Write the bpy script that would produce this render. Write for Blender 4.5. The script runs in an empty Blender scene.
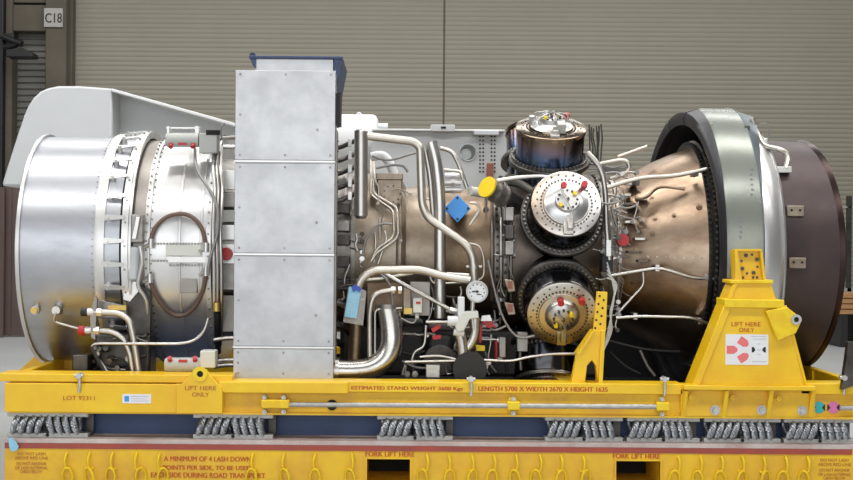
import bpy, math, random
from mathutils import Vector, Matrix
random.seed(7)
scene = bpy.context.scene
C = scene.collection

# ---------------------------------------------------------------- camera, world, light, exposure
F = 1300.0            # focal length in pixels of an 853 x 480 frame
CX, CY = 400.0, 240.0  # principal point
CAM_Y, CAM_Z = -8.667, 1.693
ROLL = math.radians(0.45)
cam_data = bpy.data.cameras.new('camera'); cam = bpy.data.objects.new('camera', cam_data); C.objects.link(cam)
cam.location = (0, CAM_Y, CAM_Z); cam.rotation_euler = (math.pi/2, -ROLL, 0)
cam_data.sensor_width = 36; cam_data.lens = F/853*36; cam_data.shift_x = 26.5/853
cam_data.clip_end = 200
scene.camera = cam
world = bpy.data.worlds.new('hall_ambient'); scene.world = world; world.use_nodes = True
world.node_tree.nodes['Background'].inputs[0].default_value = (0.93, 0.97, 1.0, 1)
world.node_tree.nodes['Background'].inputs[1].default_value = 0.10
def hall_lamp(name, loc, sx, sy, power, col=(1, 0.985, 0.96)):
    l = bpy.data.lights.new(name, 'AREA'); l.shape = 'RECTANGLE'; l.size = sx; l.size_y = sy; l.energy = power; l.color = col
    o = bpy.data.objects.new(name, l); C.objects.link(o); o.location = loc
    return o
hall_lamp('hall_ceiling_lamp', (0, -5.0, 9.0), 22, 1.6, 900)
hall_lamp('hall_ceiling_lamp', (0, 1.0, 9.0), 22, 1.6, 900)
hall_lamp('hall_ceiling_lamp', (0, 7.0, 9.0), 22, 1.6, 700)
hall_lamp('hall_ceiling_lamp', (0, 13.0, 9.0), 22, 1.6, 450)
w_ = hall_lamp('hall_window_daylight', (-3, -15.0, 3.9), 20, 7.2, 800, (0.95, 0.98, 1.0)); w_.rotation_euler = (math.radians(85), 0, 0)
scene.view_settings.view_transform = 'Standard'; scene.view_settings.look = 'None'
scene.view_settings.gamma = 1; scene.view_settings.exposure = 0.22
scene.view_settings.use_curve_mapping = False

# ---------------------------------------------------------------- coordinates
AY, AZ = 1.335, 1.607          # the engine axis runs along X at this depth and height
def ray(px, py):
    dx, dy = px-CX, py-CY
    c, s = math.cos(ROLL), math.sin(ROLL)
    return ((dx*c+dy*s)/F, -(-dx*s+dy*c)/F)      # X and Z per metre of depth
def at(px, py, Y):
    u, v = ray(px, py); d = Y-CAM_Y
    return Vector((u*d, Y, CAM_Z+v*d))
def on(px, py, r):                               # the point at radius r round the engine axis, near side
    u, v = ray(px, py)
    a = 1+v*v; by = -(AY-CAM_Y); bz = CAM_Z-AZ
    b = 2*(by+v*bz); c = by*by+bz*bz-r*r
    D = b*b-4*a*c
    if D < 0: return at(px, py, AY-0.12)
    d = (-b-math.sqrt(D))/(2*a)
    return Vector((u*d, CAM_Y+d, CAM_Z+v*d))
def ex(px, r):                                   # X of a section whose near mid line shows at px
    return (px-CX)*(AY-CAM_Y-r)/F
def rad(a): return math.radians(a)

# ---------------------------------------------------------------- materials
def mat(name, col, rough=0.5, metal=0.0, var=0.0, vscale=6.0, col2=None, bump=0.0, bscale=40.0, stretch=(1, 1, 1), rvar=0.0, alpha=1.0, coat=0.0, trans=0.0):
    m = bpy.data.materials.new(name); m.use_nodes = True
    nt = m.node_tree; b = nt.nodes['Principled BSDF']
    b.inputs['Base Color'].default_value = (*col, 1); b.inputs['Roughness'].default_value = rough; b.inputs['Metallic'].default_value = metal
    if coat: b.inputs['Coat Weight'].default_value = coat; b.inputs['Coat Roughness'].default_value = 0.2
    if trans: b.inputs['Transmission Weight'].default_value = trans
    if alpha < 1: b.inputs['Alpha'].default_value = alpha
    tc = nt.nodes.new('ShaderNodeTexCoord'); mp = nt.nodes.new('ShaderNodeMapping'); mp.inputs['Scale'].default_value = stretch
    nt.links.new(tc.outputs['Object'], mp.inputs['Vector'])
    if var or col2:
        n = nt.nodes.new('ShaderNodeTexNoise'); n.inputs['Scale'].default_value = vscale; n.inputs['Detail'].default_value = 6; n.inputs['Roughness'].default_value = 0.65
        nt.links.new(mp.outputs[0], n.inputs['Vector'])
        r = nt.nodes.new('ShaderNodeValToRGB'); r.color_ramp.elements[0].position = 0.35; r.color_ramp.elements[1].position = 0.68
        c2 = col2 if col2 else tuple(max(0, c*(1-var)) for c in col)
        r.color_ramp.elements[0].color = (*c2, 1); r.color_ramp.elements[1].color = (*col, 1)
        nt.links.new(n.outputs[0], r.inputs[0]); nt.links.new(r.outputs[0], b.inputs['Base Color'])
        if rvar:
            mr = nt.nodes.new('ShaderNodeMapRange'); mr.inputs['To Min'].default_value = rough+rvar; mr.inputs['To Max'].default_value = max(0.03, rough-rvar)
            nt.links.new(n.outputs[0], mr.inputs[0]); nt.links.new(mr.outputs[0], b.inputs['Roughness'])
    if bump:
        n2 = nt.nodes.new('ShaderNodeTexNoise'); n2.inputs['Scale'].default_value = bscale; n2.inputs['Detail'].default_value = 4
        nt.links.new(mp.outputs[0], n2.inputs['Vector'])
        bp = nt.nodes.new('ShaderNodeBump'); bp.inputs['Strength'].default_value = bump; bp.inputs['Distance'].default_value = 0.01
        nt.links.new(n2.outputs[0], bp.inputs['Height']); nt.links.new(bp.outputs[0], b.inputs['Normal'])
    return m
def heat_mat(name, stops, axis='Z', lo=0.0, hi=1.0, rough=0.22, nscale=3.0, namt=0.5):
    m = bpy.data.materials.new(name); m.use_nodes = True; nt = m.node_tree; b = nt.nodes['Principled BSDF']
    b.inputs['Metallic'].default_value = 1; b.inputs['Roughness'].default_value = rough
    tc = nt.nodes.new('ShaderNodeTexCoord'); sp = nt.nodes.new('ShaderNodeSeparateXYZ'); nt.links.new(tc.outputs['Object'], sp.inputs[0])
    mr = nt.nodes.new('ShaderNodeMapRange'); mr.inputs['From Min'].default_value = lo; mr.inputs['From Max'].default_value = hi
    nt.links.new(sp.outputs[axis], mr.inputs[0])
    n = nt.nodes.new('ShaderNodeTexNoise'); n.inputs['Scale'].default_value = nscale; n.inputs['Detail'].default_value = 5
    nt.links.new(tc.outputs['Object'], n.inputs['Vector'])
    ma = nt.nodes.new('ShaderNodeMath'); ma.operation = 'MULTIPLY_ADD'; ma.inputs[1].default_value = namt; ma.inputs[2].default_value = -namt/2
    nt.links.new(n.outputs[0], ma.inputs[0])
    ad = nt.nodes.new('ShaderNodeMath'); nt.links.new(mr.outputs[0], ad.inputs[0]); nt.links.new(ma.outputs[0], ad.inputs[1])
    r = nt.nodes.new('ShaderNodeValToRGB'); nt.links.new(ad.outputs[0], r.inputs[0])
    e = r.color_ramp.elements
    e[0].position, e[0].color = stops[0][0], (*stops[0][1], 1); e[1].position, e[1].color = stops[-1][0], (*stops[-1][1], 1)
    for p, c in stops[1:-1]:
        q = e.new(p); q.color = (*c, 1)
    nt.links.new(r.outputs[0], b.inputs['Base Color'])
    return m
M = {}
M['yellow'] = mat('yellow_paint', (0.90, 0.60, 0.008), 0.38, 0, vscale=2.6, col2=(0.82, 0.48, 0.008), bump=0.12, bscale=9, coat=0.15)
M['yellow_worn'] = mat('worn_yellow_paint', (0.88, 0.57, 0.012), 0.45, 0, vscale=3.2, col2=(0.72, 0.40, 0.03), bump=0.2, bscale=12)
M['yellow_bright'] = mat('fresh_yellow_paint', (0.92, 0.70, 0.012), 0.4, 0, vscale=8, col2=(0.80, 0.50, 0.01))
M['red_paint'] = mat('red_paint', (0.40, 0.07, 0.04), 0.5, 0, vscale=5, col2=(0.30, 0.06, 0.05))
M['red_text'] = mat('red_stencil_paint', (0.52, 0.10, 0.012), 0.55)
M['dark_red_text'] = mat('faded_red_stencil_paint', (0.50, 0.16, 0.03), 0.55)
M['red_cap'] = mat('red_plastic', (0.48, 0.02, 0.026), 0.4, bump=0.1, bscale=60)
M['yellow_cap'] = mat('yellow_plastic', (0.88, 0.62, 0.01), 0.4)
M['blue_cap'] = mat('blue_plastic', (0.06, 0.32, 0.80), 0.4, vscale=10, var=0.12)
M['black'] = mat('black_rubber', (0.012, 0.012, 0.013), 0.5)
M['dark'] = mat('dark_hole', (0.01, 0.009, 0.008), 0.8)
M['blue_beam'] = mat('navy_paint', (0.045, 0.085, 0.21), 0.5, vscale=2.2, col2=(0.03, 0.058, 0.15))
M['blue_trim'] = mat('blue_paint', (0.035, 0.065, 0.15), 0.45, vscale=9, var=0.4)
M['top_plate'] = mat('worn_pink_grey_paint', (0.62, 0.55, 0.52), 0.5, vscale=4, col2=(0.45, 0.33, 0.30))
M['zinc'] = mat('zinc_plated', (0.62, 0.62, 0.60), 0.42, 0.7, var=0.25, vscale=20)
M['galv'] = mat('galvanised_bar', (0.52, 0.52, 0.50), 0.5, 0.5, var=0.3, vscale=15)
M['rope'] = mat('steel_wire_rope', (0.50, 0.53, 0.57), 0.36, 0.85, var=0.3, vscale=30)
M['brushed'] = mat('brushed_steel', (0.60, 0.61, 0.63), 0.36, 1, vscale=4, col2=(0.50, 0.51, 0.53), bump=0.06, bscale=30, stretch=(1, 1, 5), rvar=0.06)
M['intake'] = mat('intake_sheet_metal', (0.50, 0.51, 0.54), 0.36, 1, vscale=3.0, col2=(0.42, 0.43, 0.46), bump=0.04, bscale=26, stretch=(1, 3, 3), rvar=0.07)
M['panel'] = mat('duct_sheet_metal', (0.50, 0.50, 0.505), 0.36, 0.95, vscale=4.5, col2=(0.40, 0.40, 0.41), bump=0.04, bscale=14, rvar=0.06)
M['bright'] = mat('bright_casing', (0.80, 0.80, 0.80), 0.34, 0.85, vscale=3, col2=(0.72, 0.71, 0.70), rvar=0.06)
M['white_metal'] = mat('pale_machined_metal', (0.74, 0.73, 0.71), 0.35, 0.8, var=0.12, vscale=8)
M['taupe'] = mat('taupe_casing', (0.36, 0.33, 0.30), 0.45, 0.85, var=0.2, vscale=4)
M['steel'] = mat('steel_tube', (0.62, 0.60, 0.57), 0.30, 1, var=0.1, vscale=4)
M['pale_tube'] = mat('pale_tube', (0.66, 0.61, 0.54), 0.32, 0.9, var=0.15, vscale=7)
M['satin'] = mat('satin_tube', (0.60, 0.57, 0.53), 0.34, 1, var=0.15, vscale=7)
M['polished'] = mat('polished_duct', (0.62, 0.60, 0.57), 0.27, 1, vscale=3, col2=(0.52, 0.49, 0.45), rvar=0.05)
M['tan'] = mat('tan_casing', (0.42, 0.36, 0.29), 0.42, 0.85, vscale=5, col2=(0.25, 0.195, 0.145))
M['brown'] = mat('heat_brown_casing', (0.36, 0.27, 0.185), 0.4, 0.9, vscale=4, col2=(0.18, 0.125, 0.08), rvar=0.08)
M['cone'] = mat('heat_tinted_cone', (0.44, 0.335, 0.245), 0.34, 1, vscale=3.4, col2=(0.25, 0.17, 0.115), stretch=(1, 2, 2), rvar=0.06)
M['dark_metal'] = mat('dark_oxidised_metal', (0.13, 0.12, 0.11), 0.42, 0.9, vscale=6, col2=(0.06, 0.055, 0.05))
M['warm_dark'] = mat('warm_dark_casing', (0.22, 0.18, 0.15), 0.42, 0.9, vscale=4, col2=(0.12, 0.095, 0.08))
M['near_black'] = mat('shade_and_black', (0.022, 0.020, 0.019), 0.5)  # near-black takes in shadow as well as black equipment under the engine
M['mid_metal'] = mat('grey_machined_metal', (0.36, 0.34, 0.32), 0.38, 0.9, vscale=8, col2=(0.22, 0.20, 0.18))
M['exhaust'] = mat('brown_exhaust_metal', (0.085, 0.060, 0.056), 0.45, 0.6, vscale=2.6, col2=(0.058, 0.043, 0.044), rvar=0.06)
M['exhaust_rim'] = mat('copper_brown_rim', (0.035, 0.020, 0.018), 0.28, 0.8)
M['shell'] = mat('grey_green_shell', (0.255, 0.275, 0.24), 0.26, 0.35, vscale=3, col2=(0.21, 0.225, 0.195), rvar=0.05)
M['shell_blue'] = mat('blue_grey_shell', (0.21, 0.245, 0.27), 0.36, 0.3, vscale=3, var=0.12)
M['shell_dark'] = mat('dark_grey_shell', (0.034, 0.034, 0.040), 0.38, 0.2, vscale=5, col2=(0.022, 0.022, 0.026))
M['silver_ring'] = mat('silver_ring', (0.70, 0.69, 0.68), 0.38, 0.85, var=0.12, vscale=4)
M['hose'] = mat('brown_hose', (0.14, 0.085, 0.06), 0.45)
M['wire'] = mat('braided_wire', (0.30, 0.29, 0.28), 0.45, 0.7)
M['grey_paint'] = mat('light_grey_paint', (0.57, 0.59, 0.60), 0.5, vscale=2, var=0.06)
M['grey_box'] = mat('grey_actuator_paint', (0.46, 0.47, 0.44), 0.5)
M['white_paint'] = mat('white_paint', (0.74, 0.75, 0.76), 0.4)
M['pale_box'] = mat('pale_grey_paint', (0.66, 0.67, 0.62), 0.5)
M['wall'] = mat('taupe_cladding', (0.300, 0.278, 0.222), 0.6, vscale=0.6, var=0.06)
M['door_metal'] = mat('grey_shutter', (0.19, 0.187, 0.172), 0.6, vscale=0.8, var=0.08)
M['column'] = mat('brown_concrete', (0.125, 0.107, 0.080), 0.8, vscale=1.6, var=0.2, bump=0.2)
M['brown_board'] = mat('brown_board', (0.13, 0.085, 0.075), 0.6, vscale=1.5, var=0.3)
M['floor'] = mat('grey_floor', (0.42, 0.43, 0.43), 0.42, vscale=0.8, var=0.10)
M['wood'] = mat('pine_crate', (0.46, 0.24, 0.10), 0.7, vscale=3, var=0.25, stretch=(1, 1, 8))
M['sign'] = mat('sign_white', (0.42, 0.40, 0.38), 0.6)
M['ink'] = mat('black_ink', (0.012, 0.012, 0.012), 0.6)
M['paper'] = mat('white_sticker', (0.80, 0.80, 0.82), 0.4)
M['pink'] = mat('red_print', (0.80, 0.18, 0.18), 0.5)
M['pale_print'] = mat('pale_grey_print', (0.52, 0.54, 0.60), 0.5)
M['tag_blue'] = mat('pale_blue_card', (0.30, 0.62, 0.82), 0.55, vscale=30, var=0.15)
M['tape_blue'] = mat('blue_tape', (0.03, 0.08, 0.42), 0.4)
M['pouch'] = mat('clear_pouch', (0.60, 0.57, 0.54), 0.2, alpha=0.35)
M['cyan'] = mat('cyan_sticker', (0.04, 0.42, 0.46), 0.5)
M['magenta'] = mat('pink_sticker', (0.66, 0.18, 0.42), 0.5)
M['bronze'] = mat('bronze_fitting', (0.60, 0.42, 0.12), 0.4, 0.8)
M['rust'] = mat('red_brown_bar', (0.28, 0.10, 0.06), 0.5)
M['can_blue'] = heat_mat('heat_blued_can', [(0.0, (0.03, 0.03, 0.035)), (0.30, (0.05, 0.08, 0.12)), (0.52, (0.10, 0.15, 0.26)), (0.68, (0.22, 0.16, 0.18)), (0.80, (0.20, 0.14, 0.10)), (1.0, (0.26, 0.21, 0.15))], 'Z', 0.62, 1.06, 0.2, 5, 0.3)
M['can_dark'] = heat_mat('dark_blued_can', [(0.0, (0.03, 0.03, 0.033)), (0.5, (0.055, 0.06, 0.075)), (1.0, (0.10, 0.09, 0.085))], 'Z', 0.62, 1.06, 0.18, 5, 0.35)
M['plate'] = heat_mat('tinted_face_plate', [(0.0, (0.46, 0.36, 0.28)), (0.5, (0.66, 0.62, 0.58)), (1.0, (0.80, 0.79, 0.78))], 'X', -0.25, 0.2, 0.36, 4, 0.5)
M['plate_low'] = heat_mat('straw_face_plate', [(0.0, (0.52, 0.38, 0.12)), (0.45, (0.58, 0.50, 0.40)), (1.0, (0.66, 0.62, 0.56))], 'Y', -0.25, 0.2, 0.36, 4, 0.4)
M['hub'] = mat('hub_metal', (0.72, 0.71, 0.70), 0.3, 0.95, var=0.15, vscale=14)

# ---------------------------------------------------------------- mesh helpers
WLOC = {}
class MB:
    def __init__(s): s.v = []; s.f = []
    def add(s, vs, fs):
        n = len(s.v); s.v += [Vector(v) for v in vs]; s.f += [tuple(i+n for i in f) for f in fs]; return s
    def box(s, x0, x1, y0, y1, z0, z1, m=None):
        vs = [Vector((x, y, z)) for z in (z0, z1) for y in (y0, y1) for x in (x0, x1)]
        if m: vs = [m @ v for v in vs]
        return s.add(vs, [(0, 2, 3, 1), (4, 5, 7, 6), (0, 1, 5, 4), (2, 6, 7, 3), (0, 4, 6, 2), (1, 3, 7, 5)])
    def pbox(s, p0, p1, q0, q1, Y0, Y1):         # front face p0..p1 across, q0..q1 down in the photograph, at depth Y0, back at Y1
        a = at(p0, q0, Y0); b = at(p1, q1, Y0)
        return s.box(min(a.x, b.x), max(a.x, b.x), Y0, Y1, min(a.z, b.z), max(a.z, b.z))
    def prism(s, pts, y0, y1):                   # pts: (x, z) outline
        n = len(pts)
        ar = sum(pts[i][0]*pts[(i+1) % n][1]-pts[(i+1) % n][0]*pts[i][1] for i in range(n))
        if ar < 0: pts = pts[::-1]
        vs = [(x, y0, z) for x, z in pts]+[(x, y1, z) for x, z in pts]
        fs = [tuple(range(n)), tuple(range(2*n-1, n-1, -1))]+[(i, i+n, (i+1) % n+n, (i+1) % n) for i in range(n)]
        return s.add(vs, fs)
    def pprism(s, pts, Y0, Y1):
        return s.prism([(at(p, q, Y0).x, at(p, q, Y0).z) for p, q in pts], Y0, Y1)
    def cyl(s, a, b, r0, r1=None, n=14, cap=True):
        r1 = r0 if r1 is None else r1
        a = Vector(a); b = Vector(b); t = (b-a).normalized()
        u = t.cross(Vector((0, 0, 1)) if abs(t.z) < 0.9 else Vector((1, 0, 0))).normalized(); w = t.cross(u)
        vs = [c+(u*math.cos(2*math.pi*i/n)+w*math.sin(2*math.pi*i/n))*r for c, r in ((a, r0), (b, r1)) for i in range(n)]
        fs = [(i, (i+1) % n, (i+1) % n+n, i+n) for i in range(n)]
        if cap: fs += [tuple(range(n-1, -1, -1)), tuple(range(n, 2*n))]
        return s.add(vs, fs)
    def tube(s, pts, r, n=12, smooth=4, closed=False, lobes=0, twist=0.0):
        pts = [Vector(p) for p in pts]
        if smooth > 1: pts = spline(pts, smooth, closed)
        m = len(pts)
        tg = []
        for i in range(m):
            if closed: t = pts[(i+1) % m]-pts[i-1]
            else: t = pts[min(i+1, m-1)]-pts[max(i-1, 0)]
            tg.append(t.normalized() if t.length > 1e-9 else Vector((1, 0, 0)))
        u = tg[0].cross(Vector((0.13, 0.31, 1))).normalized()
        vs = []
        for i in range(m):
            u = (u-tg[i]*u.dot(tg[i])).normalized(); w = tg[i].cross(u)
            for k in range(n):
                a = 2*math.pi*k/n
                rr = r*(1+0.20*math.cos(lobes*a+twist*i)) if lobes else r
                vs.append(pts[i]+(u*math.cos(a)+w*math.sin(a))*rr)
        fs = []
        for i in range(m if closed else m-1):
            j = (i+1) % m
            fs += [(i*n+k, i*n+(k+1) % n, j*n+(k+1) % n, j*n+k) for k in range(n)]
        if not closed: fs += [tuple(range(n-1, -1, -1)), tuple((m-1)*n+k for k in range(n))]
        return s.add(vs, fs)
    def lathe_x(s, prof, n=96, closed=False, cy=AY, cz=AZ, skew=0.0, skew2=None):   # prof: (X, r) round the engine axis
        vs = []
        for i_, (X, r) in enumerate(prof):
            if skew2: skew = skew2[i_]
            for k in range(n):
                a = 2*math.pi*k/n
                vs.append((X+skew*math.sin(a)*r, cy-math.sin(a)*r, cz+math.cos(a)*r))
        fs = []
        m = len(prof)
        for i in range(m if closed else m-1):
            j = (i+1) % m
            fs += [(i*n+k, j*n+k, j*n+(k+1) % n, i*n+(k+1) % n) for k in range(n)]
        return s.add(vs, fs)
    def lathe_z(s, prof, n=40, m=None, cap=True):
        vs = []
        for r, z in prof:
            for k in range(n):
                a = 2*math.pi*k/n; v = Vector((r*math.cos(a), r*math.sin(a), z)); vs.append(m @ v if m else v)
        fs = []
        for i in range(len(prof)-1):
            fs += [(i*n+k, i*n+(k+1) % n, (i+1)*n+(k+1) % n, (i+1)*n+k) for k in range(n)]
        if cap: fs += [tuple(range(n-1, -1, -1)), tuple((len(prof)-1)*n+k for k in range(n))]
        return s.add(vs, fs)
    def mesh(s, name, off=None):
        me = bpy.data.meshes.new(name)
        me.from_pydata([tuple(v-off) for v in s.v] if off is not None else [tuple(v) for v in s.v], [], s.f)
        me.validate(); me.update()
        me.polygons.foreach_set('use_smooth', [True]*len(me.polygons)); me.set_sharp_from_angle(angle=rad(46))
        return me
    def build(s, name, m, parent=None, local=False, bevel=0.0, stuff=False):
        off = None
        if parent is not None and not local: off = WLOC[parent.name]
        me = s.mesh(name, off)
        me.materials.append(M[m] if isinstance(m, str) else m)
        o = bpy.data.objects.new(name, me); C.objects.link(o)
        if parent is not None: o.parent = parent
        WLOC[o.name] = off if off is not None else Vector((0, 0, 0))
        if bevel:
            b = o.modifiers.new('edge', 'BEVEL'); b.width = bevel; b.segments = 2; b.limit_method = 'ANGLE'; b.angle_limit = rad(40)
        if stuff: o['kind'] = 'stuff'
        return o
def spline(p, k, closed=False):
    out = []; n = len(p)
    for i in range(n if closed else n-1):
        if closed: a, b, c, d = p[i-1], p[i], p[(i+1) % n], p[(i+2) % n]
        else: a, b, c, d = p[max(i-1, 0)], p[i], p[i+1], p[min(i+2, n-1)]
        for q in range(k):
            t = q/k
            out.append(0.5*((2*b)+(c-a)*t+(2*a-5*b+4*c-d)*t*t+(3*b-a-3*c+d)*t**3))
    if not closed: out.append(p[-1])
    return out
def bend(p, rr=0.05, k=4):                        # rounds the corners of a polyline
    p = [Vector(q) for q in p]; out = [p[0]]
    for i in range(1, len(p)-1):
        a, b, c = p[i-1], p[i], p[i+1]
        l = min(rr, (a-b).length*0.48, (c-b).length*0.48)
        s = b+(a-b).normalized()*l; e = b+(c-b).normalized()*l
        for q in range(k+1):
            t = q/k; out.append(s*(1-t)**2+b*2*t*(1-t)+e*t*t)
    out.append(p[-1]); return out
def thing(name, label, cat, loc, group=None):
    o = bpy.data.objects.new(name, None); C.objects.link(o); o.location = loc; o.empty_display_size = 0.1
    o['label'] = label; o['category'] = cat
    if group: o['group'] = group
    WLOC[o.name] = Vector(loc); return o
def tag(o, label, cat, group=None):
    o['label'] = label; o['category'] = cat
    if group: o['group'] = group
    return o
def struct(o): o['kind'] = 'structure'; return o
def copy_part(src, parent, loc=None, rot=None):
    c = src.copy(); C.objects.link(c); c.parent = parent
    if loc is not None: c.location = loc
    if rot is not None: c.rotation_euler = rot
    return c
def lettering(body, px, py, Y, hpx, m, parent, wpx=None, bold=0.0, name='lettering', align='LEFT', tilt=0.0):
    cu = bpy.data.curves.new(name, 'FONT'); cu.body = body; cu.size = 1.0; cu.resolution_u = 3
    cu.align_x = align
    t = bpy.data.objects.new(name, cu); C.objects.link(t)
    dg = bpy.context.evaluated_depsgraph_get(); dg.update()
    me = bpy.data.meshes.new_from_object(t.evaluated_get(dg)); bpy.data.objects.remove(t)
    xs = [v.co.x for v in me.vertices]; ys = [v.co.y for v in me.vertices]
    d = (Y-CAM_Y)/F
    sy = hpx*d/(max(ys)-min(ys)) if '\n' not in body else hpx*d/0.7
    sx = wpx*d/(max(xs)-min(xs)) if wpx else sy
    p = at(px, py, Y); off = WLOC[parent.name] if parent else Vector((0, 0, 0))
    x0 = min(xs) if align == 'LEFT' else 0
    vs = []; fs = []
    for k_, dx in enumerate((-bold, 0, bold) if bold else (0,)):
        n0 = len(vs)
        vs += [tuple(Vector((p.x+(v.co.x-x0+dx)*sx, Y-0.0005-k_*0.0004, p.z+v.co.y*sy))-off) for v in me.vertices]
        fs += [tuple(i+n0 for i in q.vertices) for q in me.polygons]
    me = bpy.data.meshes.new(name); me.from_pydata(vs, [], fs); me.update()
    me.materials.append(M[m]); o = bpy.data.objects.new(name, me); C.objects.link(o)
    if parent: o.parent = parent
    return o

# ---------------------------------------------------------------- the hall
b = MB(); b.box(-20, 20, -24, 17.4, -0.1, 0.0); struct(b.build('floor', 'floor'))
WALLY = 17.2
def cladding(x0, x1, y, z0, z1, pitch, depth):
    m = MB(); n = int((z1-z0)/pitch); pr = []
    for i in range(n):
        z = z0+i*pitch
        pr += [(y, z), (y-depth, z+pitch*0.14), (y-depth, z+pitch*0.80), (y, z+pitch*0.94)]
    vs = []; fs = []
    for k, (yy, zz) in enumerate(pr): vs += [(x0, yy, zz), (x1, yy, zz)]
    for k in range(len(pr)-1): fs.append((2*k, 2*k+1, 2*k+3, 2*k+2))
    m.add(vs, fs); m.box(x0, x1, y+0.005, y+0.15, z0, z1)
    return m
seams = [at(67, 100, WALLY).x, at(444, 60, WALLY).x, at(853, 60, WALLY).x+3]
for i in range(2):
    w = cladding(seams[i]+0.015, seams[i+1]-0.015, WALLY, 0, 8.6, 0.0945, 0.011).build('wall_back', 'wall'); struct(w)
b = MB(); b.box(seams[1]-.02, seams[1]+.02, WALLY-.012, WALLY+.1, 0, 8.6); struct(b.build('trim_5', 'column'))
# left bay: column, lintel, shutter and post
b = MB(); x0, x1 = at(45, 60, 16.7).x, at(66, 60, 16.7).x
b.box(x0, x1, 16.7, 17.35, 0, 8.6); b.box(x1-0.02, x1+0.06, 16.95, 17.35, 0, 8.6); struct(b.build('trim_1', 'column', bevel=0.02))
b = MB(); p = at(6, 31, 16.8); b.box(p.x-0.02, x0, 16.8, 17.3, p.z, p.z+0.52); b.box(p.x-0.02, x0, 16.83, 17.3, p.z+0.56, p.z+2.2); struct(b.build('trim_2', 'column', bevel=0.02))
struct(cladding(at(6, 60, 17.15).x, x0, 17.15, 0, p.z, 0.125, 0.04).build('door_1', 'door_metal'))
b = MB(); q = at(0, 60, 16.6); b.box(q.x-0.6, q.x+0.06, 16.6, 17.3, 0, 8.6); struct(b.build('trim_3', 'black', bevel=0.02))
b = MB(); b.box(q.x+0.06, q.x+0.19, 16.75, 17.3, 0, 8.6); struct(b.build('trim_4', 'column', bevel=0.01))
b = MB(); b.box(-16, q.x-0.6, 17.2, 17.35, 0, 8.6); struct(b.build('wall_left', 'wall'))
# sign on the column
sg = thing('location_sign', 'square white sign reading C18 on the brown column', 'sign', at(53, 27, 16.66))
b = MB(); b.pbox(44, 62.5, 8, 27, 16.66, 16.70); b.build('board', 'sign', sg, bevel=0.004)
lettering('C18', 45.2, 22.5, 16.655, 9.5, 'ink', sg, wpx=16.6, bold=0.012)
# dark bracket with a flood light at the top left
fl = thing('wall_bracket', 'black wall bracket and lamp head at upper left beside the brown column', 'bracket', at(8, 57, 16.3))
b = MB(); b.pbox(0, 14, 33, 38, 16.45, 16.7); b.tube([at(2, 36, 16.4), at(13, 41, 16.35), at(22, 44, 16.3)], 0.06, smooth=1); b.tube([at(4, 47, 16.4), at(14, 46, 16.35), at(22, 41, 16.3)], 0.05, smooth=1); b.build('bracket_arm', 'black', fl)
b = MB(); b.pprism([(5, 50), (20, 47), (32, 52), (33, 57), (6, 57)], 16.1, 16.5); b.build('lamp_head', 'black', fl, bevel=0.02)
# brown boards standing on the floor behind the intake
for i, (p0, p1, yy) in enumerate(((-9, 4.0, 13.2), (5.2, 30, 13.4))):
    b = MB(); a = at(p0, 187, yy); c = at(p1, 187, yy)
    b.box(a.x, c.x, yy, yy+0.08, 0.02, a.z); b.box(a.x+0.02, a.x+0.12, yy-0.04, yy, 0.02, a.z); b.box(a.x, c.x, yy-0.03, yy, 0.02, 0.14)
    tag(b.build('brown_board', 'brown_board', bevel=0.005), ['narrow brown board at the far left edge behind the intake', 'wide brown board standing directly behind the intake rim'][i], 'board', 'brown boards on the hall floor')
# far right: pine crate, dark rack
cr = thing('wooden_crate', 'orange pine crate on the floor past the brown exhaust', 'crate', at(850, 312, 12.5))
for j in range(4):
    b = MB(); b.pbox(838, 880, 293.5+j*5.4, 298.3+j*5.4, 12.5, 13.4); b.build('plank', 'wood', cr, bevel=0.004)
b = MB(); gz = at(845, 315, 12.55).z
for xx in (840, 858, 875): b.box(at(xx, 312, 12.55).x, at(xx, 312, 12.55).x+0.12, 12.52, 13.38, 0, gz+0.03)
b.build('runner', 'black', cr)
rk = thing('storage_rack', 'dark grey rack at the right edge behind the exhaust', 'rack', (at(851, 300, 15).x, 15, 0))
b = MB(); b.pbox(848, 851, 196, 330, 15, 15.1); a = at(848, 330, 15); b.box(a.x, a.x+0.05, 15, 15.1, 0, a.z+0.1); b.build('post', 'dark_metal', rk)
b = MB(); b.pbox(838, 880, 206.5, 208, 15, 15.06); b.pbox(838, 880, 288, 293, 15, 15.5); b.build('rail', 'galv', rk)
# ---------------------------------------------------------------- grey machine parts standing behind the engine
HY = 3.35
hd = thing('grey_hood', 'large light grey sheet-metal hood rising behind the intake duct', 'hood', (at(110, 186, HY).x, HY+0.4, 0))
b = MB()
out = [(2, 186), (3, 180), (14, 145), (24, 115), (28, 106), (33, 98), (40, 91.5), (48, 88), (58, 86), (80, 86), (112, 88.5), (112, 186)]
b.pprism(out, HY, HY+0.85); b.build('hood_shell', 'grey_paint', hd, bevel=0.02)
b = MB(); b.pprism([(112, 90), (236, 126), (236, 186), (112, 186)], HY+0.35, HY+0.45); b.build('recessed_panel', 'grey_paint', hd)
b = MB(); b.pprism([(111, 88.2), (237, 123.6), (237, 127), (111, 91.2)], HY-0.02, HY+0.5); b.build('top_lip', 'white_paint', hd, bevel=0.006)
for p in (70, 200):
    b = MB(); a = at(p, 186, HY+0.4); b.box(a.x-0.06, a.x+0.06, HY+0.35, HY+0.5, 0, a.z+0.05); b.build('leg', 'grey_paint', hd)
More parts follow.
